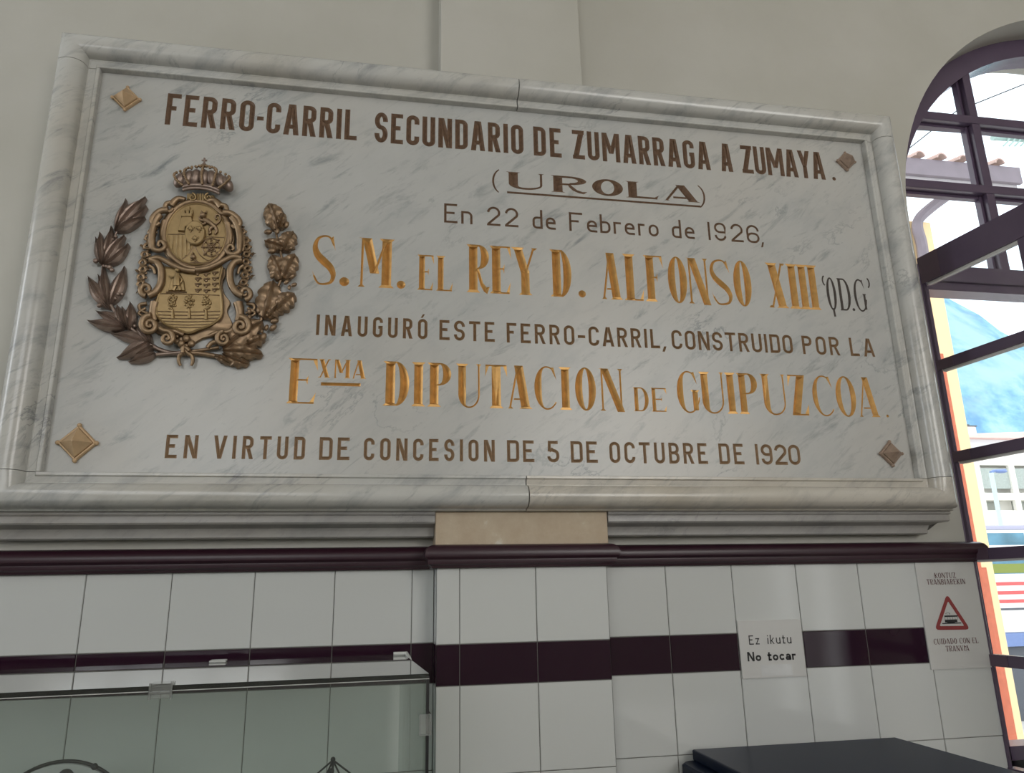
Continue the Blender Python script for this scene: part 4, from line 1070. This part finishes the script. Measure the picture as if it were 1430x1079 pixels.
b = MB(); etube(b, [(520, 985), (440, 980), (375, 958), (330, 925), (275, 880), (205, 815), (160, 760), (128, 690), (113, 610), (118, 545), (145, 470), (175, 405), (205, 340)], (13, 5), .008); etube(b, [(375, 990), (450, 985), (520, 975)], (10, 9), .010)
lb = b.build('laurel_branch', DB, coat, smooth=50)
LV = [(c3, (450, 470), (590, 62), 105), (c3, (470, 450), (842, 45), 135), (c3, (490, 445), (855, 162), 110), (c3, (470, 470), (828, 292), 125),
      (c3, (280, 890), (210, 545), 110), (c3, (290, 890), (272, 490), 105), (c3, (305, 885), (405, 405), 120), (c3, (315, 885), (575, 525), 130), (c3, (335, 895), (628, 635), 120),
      (c4, (330, 390), (92, 35), 125), (c4, (310, 350), (205, 20), 95), (c4, (310, 345), (265, -60), 90), (c4, (335, 345), (490, -70), 130),
      (c4, (490, 595), (92, 518), 105), (c4, (500, 580), (188, 420), 110), (c4, (500, 600), (405, 340), 100), (c4, (535, 620), (553, 318), 115), (c4, (520, 600), (470, 370), 70),
      (c4, (770, 765), (342, 655), 115), (c4, (775, 735), (410, 922), 125), (c4, (825, 870), (540, 970), 105), (c4, (800, 790), (590, 905), 80), (c4, (785, 770), (598, 560), 95)]
for i, (f, ba, ti, w) in enumerate(LV):
    leafmesh(f(*ba), f(*ti), 1.15*w*(.3872 if f is c3 else .4515), False, .005+.002*(i % 3), .013+.003*(i % 2), .03*(-1)**i).build('leaf', DB, lb, smooth=40)
for f, x, y, r_ in ((c3, 465, 545, 26), (c3, 430, 580, 22), (c3, 480, 585, 22), (c3, 215, 850, 34), (c3, 390, 930, 34), (c3, 420, 965, 30), (c3, 345, 920, 26), (c4, 350, 220, 22), (c4, 425, 240, 28), (c4, 395, 285, 24), (c4, 470, 240, 24), (c4, 225, 360, 28), (c4, 605, 580, 22)):
    b = MB(); b.ball(E(*f(x, y), .013), r_*(.3872 if f is c3 else .4515)*UN); b.build('berry', DB, lb, smooth=60)
b = MB(); etube(b, [(540, 980), (600, 985), (660, 995), (720, 1000), (770, 960), (840, 900), (880, 830), (910, 760), (950, 690), (985, 610), (985, 520), (965, 430), (945, 340)], (13, 6), .008); etube(b, [(540, 975), (620, 965), (680, 955)], (9, 9), .010)
ob = b.build('oak_branch', OB, coat, smooth=50)
OV = [(c5, (525, 450), (408, 115), 270), (c5, (545, 440), (592, 235), 130), (c5, (620, 690), (355, 600), 150), (c5, (590, 720), (715, 470), 230), (c5, (575, 1080), (440, 770), 250), (c5, (590, 1080), (735, 760), 240),
      (c6, (600, 495), (705, 85), 300), (c6, (730, 425), (935, 225), 200), (c6, (640, 500), (770, 330), 160), (c6, (165, 830), (590, 520), 250), (c6, (400, 790), (610, 690), 150), (c6, (165, 850), (590, 880), 170), (c6, (160, 880), (440, 980), 170), (c6, (80, 900), (250, 985), 80)]
for i, (f, ba, ti, w) in enumerate(OV):
    leafmesh(f(*ba), f(*ti), w*(.3872 if f is c5 else .4515), True, .006+.002*(i % 3), .015+.003*(i % 2), .02*(-1)**i).build('leaf', OB, ob, smooth=40)
for f, x, y, r_, an in ((c5, 400, 490, 46, 80), (c5, 450, 728, 50, 75), (c5, 632, 400, 42, 20), (c5, 690, 690, 34, 40), (c5, 520, 480, 36, 0), (c6, 450, 425, 30, 0), (c6, 450, 492, 32, 0), (c6, 548, 415, 28, 0), (c6, 722, 530, 40, 70), (c6, 705, 600, 42, 40), (c6, 635, 600, 32, 10), (c6, 585, 640, 22, 0), (c6, 880, 170, 26, 0), (c6, 930, 140, 32, 60), (c6, 910, 50, 36, 50), (c6, 700, 40, 34, 20), (c6, 850, 110, 32, 40), (c6, 600, 700, 44, 20)):
    b = MB(); q = r_*(.3872 if f is c5 else .4515)*UN
    b.ball(E(*f(x, y), .014), q, sx=.8, sy=.8, sz=1.2, rot=radians(an)); b.build('acorn', OB, ob, smooth=60)
b = MB()
for sg in (1, -1): etube(b, [(520, 968), (520-sg*8, 985), (520-sg*30, 1000), (520-sg*34, 1025), (520-sg*26, 1045)], (14, 7), (.016, .010))
etube(b, [(500, 975), (520, 962), (542, 978)], 12, .018); etube(b, [(512, 960), (510, 990)], 10, .02)
b.build('ribbon_knot', BZ, coat, smooth=50)

# ------------------------------------------------------------------ signs on the tiles
def flat_text(b, items, y):
    for g, x0, z0, s in items:
        for P in g.p:
            a = sum(P[i][0]*P[(i+1) % len(P)][1]-P[(i+1) % len(P)][0]*P[i][1] for i in range(len(P)))
            if a < 0: P = P[::-1]
            n = len(P); b.add([(x0+px*s, y, z0+pz*s) for px, pz in P], [tuple(range(n))])
def run(txt, x0, x1, z0, cap, t, r=.42, gap=.2, fn=None, space=.45):
    rel = [RELW.get(c_, .5) if c_ != ' ' else None for c_ in txt]; nI = sum(1 for v in rel if v == 0); nsp = txt.count(' ')
    iw = t if fn is None else .30
    tot = (x1-x0)/cap; k_ = (tot-gap*(len(txt)-1)-nI*iw-nsp*space)/sum(v for v in rel if v); x = x0; o = []
    for c_, v in zip(txt, rel):
        if v is None: x += (space+gap)*cap; continue
        w = iw if v == 0 else v*k_
        o.append((sans(c_, w, t, r) if fn is None else fn(c_, w), x, z0, cap)); x += (w+gap)*cap
    return o
sg1 = empty('notice_sign', (0.8265, 0, 1.312), 'small white notice reading Ez ikutu, No tocar, taped over the maroon tile band', 'sign')
b = MB(); b.box(0.7545, 0.8995, -0.0030, 0.0006, 1.3120, 1.4265); b.build('sheet', MAT['paper'], sg1)
def pz(x, y): q = at(x, y, -0.003); return q.x, q.z
x0, z0 = pz(1046.3, 900); x1, _ = pz(1105.5, 898.5)
b = MB(); flat_text(b, run('Ez ikutu', x0, x1, z0, .0185, .115, gap=.22, space=.55), -.0034); b.build('lettering', MAT['black_ink'], sg1, fix=False)
x0, z0 = pz(1044.3, 923.3); x1, _ = pz(1111.8, 921.5)
b = MB(); flat_text(b, run('No tocar', x0, x1, z0, .0185, .20, gap=.14, space=.5), -.0034); b.build('lettering', MAT['black_ink'], sg1, fix=False)
b = MB(); b.box(0.798, 0.868, -.0033, -.003, 1.3155, 1.3375); b.build('tape_patch', simple('glossy_tape', (0.64, 0.65, 0.65), 0.12), sg1)

sg2 = empty('warning_sign', (1.2735, 0, 1.314), 'white tram warning sign with red triangle beside the window', 'sign')
b = MB(); b.box(1.1955, 1.3520, -0.0035, 0.0006, 1.3140, 1.5405); b.build('sheet', MAT['paper'], sg2)
ps = lambda x, y: ((lambda q: (q.x, q.z))(at(1270+x*.15294, 780+y*.15294, -0.0035)))
sf = lambda c_, w: serif(c_, w, .14, .06)
b = MB()
for txt, xa, ya, xb, yb, cap_ in (('KONTUZ', 232, 178, 425, 176, .0118), ('TRANBIAREKIN', 160, 237, 512, 235, .0118), ('CUIDADO CON EL', 225, 783, 632, 772, .0118), ('TRANVIA', 335, 847, 548, 842, .0118)):
    xa_, za_ = ps(xa, ya); xb_, _ = ps(xb, yb); flat_text(b, run(txt, xa_, xb_, za_, cap_, .17, gap=.12, fn=sf, space=.3), -.0040)
xa_, za_ = ps(507, 806); b.box(xa_-.0006, xa_+.0022, -.0040, -.0036, za_, za_+.0016)
b.build('lettering', MAT['brown_ink'], sg2, fix=False)
tri = [ps(341, 322), ps(232, 648), ps(552, 644)]
tc_ = (sum(p[0] for p in tri)/3, sum(p[1] for p in tri)/3)
def rtri(k_, rad):
    o = []
    T = [Vector((tc_[0]+(p[0]-tc_[0])*k_, tc_[1]+(p[1]-tc_[1])*k_)) for p in tri]
    for i in range(3):
        p, a, c_ = T[i], (T[i-1]-T[i]).normalized(), (T[(i+1) % 3]-T[i]).normalized()
        A, C_ = p+a*rad, p+c_*rad
        for j in range(5):
            u = j/4; o.append(tuple((1-u)**2*A+2*u*(1-u)*p+u*u*C_))
    return o
b = MB(); o1, o2 = rtri(1.02, .012), rtri(.70, .003)
b.add([(x, -.0040, z_) for x, z_ in o1]+[(x, -.0040, z_) for x, z_ in o2], [(i, (i+1) % 15, 15+(i+1) % 15, 15+i) for i in range(15)])
b.build('red_triangle', MAT['red_ink'], sg2, fix=False)
b = MB(); yb_ = -.0040
def tb(xa, ya, xb, yb2):
    p, q = ps(xa, ya), ps(xb, yb2); b.box(min(p[0], q[0]), max(p[0], q[0]), yb_, yb_+.0004, min(p[1], q[1]), max(p[1], q[1]))
tb(318, 518, 440, 528); tb(322, 556, 438, 578); tb(345, 578, 415, 586); tb(298, 586, 472, 590)
for x in (320, 345, 368, 392, 414, 434): tb(x, 528, x+6, 558)
for P in ([(325, 505), (338, 494), (360, 494), (372, 506)], [(345, 518), (340, 500)], [(358, 518), (362, 500)]):
    g = G(); g.path([ps(*p) for p in P], .0007); flat_text(b, [(g, 0, 0, 1)], yb_)
b.build('tram_pictogram', MAT['black_ink'], sg2, fix=False)

# ------------------------------------------------------------------ glass display case at the left
CX1, CY1, CZT = 0.0565, -0.050, 1.3862
_d = unproj(594, 940.5); CY0 = (CAM + _d*((CZT-CAM.z)/_d.z)).y
CX0, CZB = -1.55, 1.03
case = empty('display_case', (CX1, CY1, 0), 'glass topped museum display case standing against the tiled wall under the plaque', 'display case')
b = MB(); b.box(CX0, CX1, CY0, CY1, 0.0, CZB, 0.004); b.build('cabinet_base', simple('dark_cabinet', (0.05, 0.045, 0.045), 0.4), case)
th = CZT - at(594, 947.6, CY0).z
b = MB(); b.box(CX0, CX1, CY0, CY1, CZT-th, CZT); b.build('top_pane', MAT['topglass'], case)
b = MB(); b.box(CX0, CX1, CY0, CY0+th, CZB, CZT-th-.0005); b.build('front_pane', MAT['caseglass'], case)
for xa in (CX1-th, CX0):
    b = MB(); b.box(xa, xa+th, CY0+th, CY1, CZB, CZT-th-.0005); b.build('side_pane', MAT['caseglass'], case)
b = MB(); b.box(CX1-0.0035, CX1+0.0006, CY0-0.0006, CY0+0.004, CZB, CZT-0.004); b.build('edge_seal', MAT['black'], case)
b = MB(); b.box(CX0, CX1+.0005, CY0-.0008, CY0+.0004, CZT-th-.0004, CZT-th+.0006); b.build('edge_line', MAT['cloud'], case)
MAT['acrylic'] = glassmat('acrylic', (0.86, 0.88, 0.88), 2.2, 0.08, 0.22)
def clip(x0, x1, y0, y1, z0, z1, ax):
    b = MB()
    if ax == 'front':
        b.box(x0, x1, y0-.004, y0-.0008, z0, z1, .0008); b.box(x0, x1, y0-.004, y0+.022, z1, z1+.0035, .0008)
        b.box(x0-.001, x0+.0016, y0-.0055, y0-.0008, z0-.001, z1+.004); b.box(x1-.0016, x1+.001, y0-.0055, y0-.0008, z0-.001, z1+.0055); b.box(x0, x1, y0-.0048, y0-.0012, (z0+z1)/2-.0008, (z0+z1)/2+.0008)
    elif ax == 'corner':
        b.box(x0, x1, y0-.004, y0-.0008, z0, z1, .0008); b.box(x1, x1+.004, y0-.004, y0+.03, z0, z1, .0008)
        b.box(x0-.0008, x0+.0008, y0-.0046, y0-.0008, z0, z1); b.box(x0, x1+.004, y0-.0046, y0-.0008, z0-.001, z0+.0008)
    else:
        b.box(x0, x1, y0, y1, z0, z1, .002)
    return b.build('glass_clip', MAT['acrylic'], case, fix=False)
q0, q1 = at(213.5, 973, CY0-.004), at(245, 955, CY0-.004); clip(q0.x-.0226, q1.x-.0226, CY0, 0, q0.z, CZT, 'front')
q0, q1 = at(580, 1027, CY0-.004), at(594, 997, CY0-.004); clip(CX1-.0125, CX1, CY0, 0, q0.z, q1.z, 'corner')
b = MB(); b.tube([(CX1-.022, CY1-.03, CZT+.003), (CX1+.002, CY1-.03, CZT+.003), (CX1+.004, CY1-.06, CZT-.004), (CX1+.003, CY1-.09, CZT-.012)], .004, 8); b.build('glass_clip', MAT['cloud'], case, smooth=50)
q0, q1 = at(295, 919, CY1-.02), at(318, 916, CY1-.02); b = MB(); b.box(q0.x, q1.x, CY1-.03, CY1-.004, CZT, CZT+.004, .0015); b.build('glass_clip', MAT['cloud'], case)

case.rotation_euler.z = radians(3.6)

# things inside the case
P = at(93, 1061, -0.20); rc = 0.104
dial = empty('round_dial', (P.x, -0.20, CZB), 'white round dial with thin black rim inside the glass case', 'dial')
b = MB(); b.lathe([(0.0, .012), (rc-.003, .012), (rc-.003, 0.0), (0, 0)], (P.x, -.20, P.z-rc), 'Y', 48); b.build('dial_face', MAT['enamel'], dial, smooth=30)
b = MB(); b.tube([(P.x+rc*cos(a), -.207, P.z-rc+rc*sin(a)) for a in [2*pi*i/64 for i in range(64)]], .0026, 8, True); b.ball((P.x+rc*.42, -.21, P.z-rc+rc*.91), .005, n=8, m=6); b.build('rim', MAT['black'], dial, smooth=50)
b = MB(); b.ball((P.x+.006, -.213, P.z-.0215), .012, sx=1.0, sz=1.0, sy=.5); b.build('black_stud', MAT['black'], dial, smooth=50)
b = MB(); b.box(P.x-.05, P.x+.05, -.235, -.165, CZB, CZB+.02, .003); b.box(P.x-.012, P.x+.012, -.199, -.187, CZB+.015, P.z-rc); b.build('foot', MAT['black'], dial, fix=False)
P = at(465, 1061, -0.20)
rig = empty('wire_model', (P.x, -0.20, CZB), 'black wire model rising to a pointed top inside the glass case', 'model')
b = MB()
for dx in (-.085, -.03, .035, .09): b.tube([(P.x, -.20, P.z), (P.x+dx*.30, -.20, P.z-.020), (P.x+dx*.75, -.20+dx*.15, (P.z+CZB)/2), (P.x+dx, -.20+dx*.3, CZB)], .0016, 6)
b.build('wire_leg', MAT['black'], rig, smooth=50)
b = MB(); b.tube([(P.x, -.20, CZB), (P.x, -.20, P.z+.002)], .0022, 8); b.ball((P.x, -.20, P.z+.001), .004); b.ball((P.x-.002, -.20, P.z-.016), .0048); b.build('mast', MAT['black'], rig, smooth=50)
b = MB()
for dz_, s_ in ((.022, .012), (.05, .03), (.1, .05)): b.tube([(P.x-s_, -.20, P.z-dz_-.006), (P.x-s_*.5, -.203, P.z-dz_+.004), (P.x, -.205, P.z-dz_), (P.x+s_*.6, -.203, P.z-dz_-.005), (P.x+s_, -.20, P.z-dz_)], .0012, 6)
b.build('cross_wire', MAT['black'], rig, smooth=50)
b = MB(); b.box(P.x-.09, P.x+.1, -.24, -.16, CZB, CZB+.006, .002); b.build('base', MAT['black'], rig)

# ------------------------------------------------------------------ black cabinet at the lower right
cab = empty('black_cabinet', (0.85, -0.25, 0), 'black cabinet with a slab lid standing under the no touching notice', 'cabinet')
ZT = 1.186; ca = radians(0)
tl, tr_ = at(966, 1045, -0.012), at(1250, 1029.5, -0.012); ztop = (tl.z+tr_.z)/2
x0c, x1c = tl.x, tr_.x
b = MB(); b.box(x0c, x1c, -0.56, -0.012, ztop-.020, ztop, .003); b.build('slab_lid', MAT['blackbox'], cab)
def rbox(b, x0, x1, y0, y1, z0, z1, r):
    pts = []
    for cx, cy, a in ((x1-r, y1-r, 0), (x0+r, y1-r, 90), (x0+r, y0+r, 180), (x1-r, y0+r, 270)):
        pts += [(cx+r*cos(radians(a+90*i/6)), cy+r*sin(radians(a+90*i/6))) for i in range(7)]
    n = len(pts); e = .004; cx, cy = (x0+x1)/2, (y0+y1)/2
    V = [(x, y, z0) for x, y in pts]+[(x, y, z1-e) for x, y in pts]+[(cx+(x-cx)*(1-e/(x1-x0)*2), cy+(y-cy)*(1-e/(y1-y0)*2), z1) for x, y in pts]
    F = [(l*n+i, l*n+(i+1) % n, (l+1)*n+(i+1) % n, (l+1)*n+i) for l in (0, 1) for i in range(n)]+[tuple(range(2*n, 3*n)), tuple(reversed(range(n)))]
    b.add(V, F)
b = MB(); rbox(b, x0c-.030, x1c+.012, -0.58, -0.010, ztop-.060, ztop-.020, .025); b.build('rim_tray', MAT['blackbox'], cab, smooth=30)
b = MB(); b.box(x0c, x1c-.01, -0.55, -0.012, 0.0, ztop-.060, .004); b.build('body', MAT['blackbox'], cab)

# ------------------------------------------------------------------ outside the window
GZ = -1.25
b = MB(); b.box(-20, 60, 0.27, 140, GZ-.2, GZ); struct(b.build('ground_outside', simple('pale_yard', (0.62, 0.62, 0.60), 0.9, 0, 0.08, 3)))
# hill; haze and mist put into its colour as paler noise patches
k = NT('wooded_hill_painted_haze'); f = k.noise(0.055, 9, 0.7); f2 = k.noise(0.018, 5)
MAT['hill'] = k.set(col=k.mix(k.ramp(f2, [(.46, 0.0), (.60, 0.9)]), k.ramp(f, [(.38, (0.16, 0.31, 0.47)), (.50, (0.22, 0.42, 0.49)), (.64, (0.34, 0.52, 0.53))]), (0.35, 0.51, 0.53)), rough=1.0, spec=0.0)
random.seed(3)
P = []
for i in range(60):
    x = 40+14*i; row = []
    for j in range(26):
        t_ = j/25; y = 280+260*t_
        hgt = (345*sin(pi*.5*t_)**1.1)*(.72+.2*sin(x*.006+1.0)+.08*sin(x*.021))+4*sin(x*.11+j)*t_+3*sin(x*.23+j*1.7)*t_
        row.append((x, y, GZ-2+hgt))
    P.append(row)
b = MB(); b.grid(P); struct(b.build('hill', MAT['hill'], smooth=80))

# platform canopy column, bracket and eave
YC = 4.0
can = empty('platform_canopy', (4.93, YC, GZ), 'orange platform column carrying a tiled wooden eave outside the arched window', 'canopy')
b = MB(); b.box(4.72, 5.035, YC, YC+.3, GZ, 4.75, .01); b.build('column', MAT['orange'], can)
b = MB(); b.box(4.73, 4.962, YC-.004, YC+.001, GZ, 1.60); b.box(4.73, 4.916, YC-.004, YC+.001, 1.60, 3.45); b.build('painted_band', MAT['red'], can, fix=False)
b = MB(); woodv = simple('grey_violet_wood', (0.20, 0.17, 0.20), 0.6, 0, .25, 8)
def cpt(x, y, Y=YC-.06): return at(x, y, Y)
Q = [cpt(*p) for p in spl([(1291, 372), (1287, 340), (1281, 318), (1284, 305), (1300, 290), (1320, 275), (1345, 256)], 4)]
L = []; 
b.tube([(q.x, YC-.06, q.z) for q in Q], .048, 8); b.build('bracket', woodv, can, smooth=40)
pa, pb = at(1240, 222, YC-.35), at(1421, 239, YC-.35); za = at(1330, 228, YC-.35).z; zb_ = at(1330, 250, YC-.35).z
b = MB(); b.box(pa.x-.4, pb.x, YC-.38, YC-.34, zb_, za, .004); b.build('fascia_board', woodv, can)
b = MB(); zc_ = at(1330, 262, YC-.3).z
b.box(pa.x-.4, pb.x-.03, YC-.34, YC-.22, zb_-.03, zb_+.03); b.build('eave_soffit', simple('pale_eave', (0.45, 0.42, 0.44), 0.7), can)
for px in (1286, 1316, 1346, 1398):
    q = at(px, 220 if px < 1380 else 232, YC-.42); zt_ = za
    b = MB(); r_ = .052
    V = []; n = 10
    for y in (YC-.42, YC+.5):
        for rr in (r_, r_-.012): V += [(q.x+rr*cos(pi*i/n), y, zt_+.0+rr*sin(pi*i/n)+(y-YC+.42)*.25) for i in range(n+1)]
    m = n+1; F = []
    for i in range(n): F += [(i, i+1, 2*m+i+1, 2*m+i), (m+i, 3*m+i, 3*m+i+1, m+i+1), (i, m+i, m+i+1, i+1)]
    b.add(V, F); b.build('roof_tile', simple('terracotta_pale', (0.50, 0.36, 0.32), 0.8), can, smooth=40)

# overhead wires and the hanging insulator
tag((lambda b: (b.tube([at(1200, 262, 9), at(1335, 155.5, 9), at(1430, 117.5, 9), at(1560, 62, 9)], .012, 6), b.build('overhead_wire', MAT['black'], smooth=60))[1])(MB()), 'thin overhead cable crossing the top panes of the arched window', 'cable')
tag((lambda b: (b.tube([at(1150, 173, 7.4), at(1282, 181, 7.4), at(1355, 185.5, 7.4), at(1560, 197, 7.4)], .010, 6), b.build('overhead_wire', MAT['black'], smooth=60))[1])(MB()), 'thin level cable holding the hooked insulator outside the window', 'cable')
ins = empty('cable_insulator', at(1400, 190, 7.4), 'pale green hooked insulator hanging on the level cable outside', 'insulator')
gm = simple('pale_green_glaze', (0.32, 0.45, 0.42), 0.4)
b = MB(); b.tube([at(1385, 187, 7.4)-Vector((0,0,.0625)), at(1440, 190, 7.4)-Vector((0,0,.0625))], .05, 10); b.build('body', gm, ins, smooth=50)
for i in range(5):
    x = 1406+8*i; b = MB(); b.tube([at(x, 192, 7.36), at(x+3, 194, 7.34), at(x+1, 198, 7.34), at(x-5, 204, 7.36)], .014, 6); b.build('hook', gm, ins, smooth=50)

# railcar
YT = 12.5
car = empty('railcar', (14.5, YT+1.2, GZ), 'white railcar with three red stripes standing outside beyond the open sash', 'train')
def tz(y): return at(1400, y, YT).z
cw = simple('white_car_paint', (0.85, 0.85, 0.84), 0.35, 0, .03); cr_ = simple('red_stripe_paint', (0.66, 0.10, 0.10), 0.35); cb = simple('blue_skirt_paint', (0.16, 0.24, 0.48), 0.4); cgry = simple('dark_underframe', (0.09, 0.10, 0.12), 0.6)
XC0, XC1 = at(1290, 820, YT).x, at(1290, 820, YT).x+11.0
b = MB(); b.box(XC0, XC1, YT, YT+2.4, tz(884), tz(738), .04); b.build('body', cw, car)
b = MB(); b.box(XC0+.05, XC1-.05, YT-.03, YT+2.43, tz(739.5), tz(733.5), .02); b.build('roof', simple('lavender_grey_roof', (0.42, 0.42, 0.55), 0.5), car)
for ya, yb_ in ((812.5, 817.5), (825, 830), (837, 842)):
    b = MB(); b.box(XC0, XC1, YT-.006, YT+.01, tz(yb_), tz(ya)); b.build('red_stripe', cr_, car)
b = MB(); b.box(XC0, XC1, YT-.008, YT+.01, tz(852), tz(849)); b.build('grey_stripe', cgry, car)
b = MB(); b.box(XC0, XC1, YT-.01, YT+2.41, tz(903), tz(884)); b.build('blue_skirt', cb, car)
b = MB(); b.box(XC0+.2, XC1-.2, YT+.12, YT+2.2, GZ, tz(903)); b.build('underframe', cgry, car)
kw = NT('dark_window_painted_reflection'); MAT['cwin'] = kw.set(col=kw.ramp(kw.noise(1.2, 3), [(.35, (0.06, 0.16, 0.22)), (.6, (0.12, 0.30, 0.42))]), rough=0.1)  # blue reflection put into the pane colour as noise
wx = XC0+.3
while wx < XC1-1.0:
    b = MB(); b.box(wx, wx+1.05, YT-.008, YT+.02, tz(801), tz(744)); w_ = b.build('car_window', MAT['cwin'], car)
    b = MB(); b.box(wx+.06, wx+.98, YT-.012, YT+.0, tz(800), tz(787)); b.build('seat_back', simple('olive_seat', (0.22, 0.27, 0.06), 0.8), w_)
    b = MB(); b.box(wx-.02, wx+1.07, YT-.016, YT+.0, tz(764), tz(761)); b.build('window_bar', cw, w_)
    wx += 1.25

# apartment block and house beyond
YB2 = 30.0
def bz(y): return at(1400, y, YB2).z
def bx(x, y=680): return at(x, y, YB2).x
apt = empty('apartment_block', (bx(1420), YB2+4, GZ), 'cream apartment block with meshed balconies behind the railcar', 'building')
cwall = simple('cream_facade', (0.82, 0.80, 0.74), 0.8, 0, .05, 1)
X0, X1 = bx(1330), bx(1330)+16
b = MB(); b.box(X0, X1, YB2, YB2+8, GZ, bz(630)); b.build('wall', cwall, apt)
for ya, yb_ in ((630, 652), (690, 700), (714, 734)):
    b = MB(); b.box(X0-.2, X1+.2, YB2-.55, YB2+.02, bz(yb_), bz(ya)); b.build('balcony_slab', cwall, apt)
b = MB(); b.box(X0, X1, YB2-.5, YB2-.46, bz(684), bz(656)); b.build('mesh_balustrade', simple('grey_green_mesh', (0.40, 0.45, 0.42), 0.8, 0, .35, 14), apt)
for x in (1352, 1400, 1450):
    b = MB(); b.box(bx(x), bx(x)+.3, YB2-.6, YB2-.42, bz(714), bz(652)); b.build('post', cwall, apt)
for x in (1340, 1372, 1408, 1440):
    b = MB(); b.box(bx(x), bx(x)+.75, YB2-.03, YB2+.02, bz(714), bz(700)); b.build('window', simple('grey_pane', (0.30, 0.32, 0.28), 0.3), apt)
YH = 55.0
hz = lambda y: at(1400, y, YH).z
hx = lambda x: at(x, 610, YH).x
hou = empty('tiled_house', (hx(1420), YH+4, GZ), 'house with pink tiled roof and chimney below the hill', 'house')
b = MB(); b.box(hx(1340), hx(1340)+20, YH, YH+9, GZ, hz(613)); b.build('wall', simple('grey_white_wall', (0.70, 0.72, 0.74), 0.8), hou)
xa, xb = hx(1335), hx(1335)+21; ze, zr = hz(614), hz(592)
b = MB(); b.add([(xa, YH-.8, ze), (xb, YH-.8, ze), (xb-4, YH+4.5, zr+.6), (xa+4, YH+4.5, zr), (xb, YH+9.8, ze), (xa, YH+9.8, ze)], [(0, 1, 2, 3), (1, 4, 2), (4, 5, 3, 2), (5, 0, 3), (0, 5, 4, 1)]); b.build('roof', simple('pink_roof_tiles', (0.72, 0.47, 0.42), 0.85, 0, .15, 2), hou)
b = MB(); b.box(hx(1371), hx(1384), YH+1.5, YH+2.6, hz(610), hz(591)); ch_ = b.build('chimney', simple('white_chimney', (0.8, 0.76, 0.72), 0.8), hou)
b = MB(); b.box(hx(1370), hx(1385), YH+1.4, YH+2.7, hz(591), hz(589.6)); b.tube([((hx(1371)+hx(1384))/2, YH+2, hz(590)), ((hx(1371)+hx(1384))/2, YH+2, hz(587))], .25, 8); b.build('chimney_cap', cgry, ch_, fix=False)
YL = 20.0
lp = empty('lamp_post', at(1391, 735, YL), 'pale blue street lamp post standing before the apartment block', 'lamp post')
lm = simple('pale_blue_steel', (0.55, 0.68, 0.72), 0.5); pt = at(1384, 660, YL)
b = MB(); b.tube([(pt.x, YL, GZ), (pt.x, YL, pt.z)], .07, 10); b.build('pole', lm, lp, smooth=50)
b = MB(); q = at(1404, 656, YL); b.tube([(pt.x, YL, pt.z), (pt.x+.1, YL, pt.z+.06), (q.x, YL, q.z)], [.06, .05, .04], 8); b.ball(((pt.x+q.x)/2+.1, YL, pt.z+.05), .12, sx=2.0, sz=.5); b.build('lamp_head', cb, lp, smooth=50)
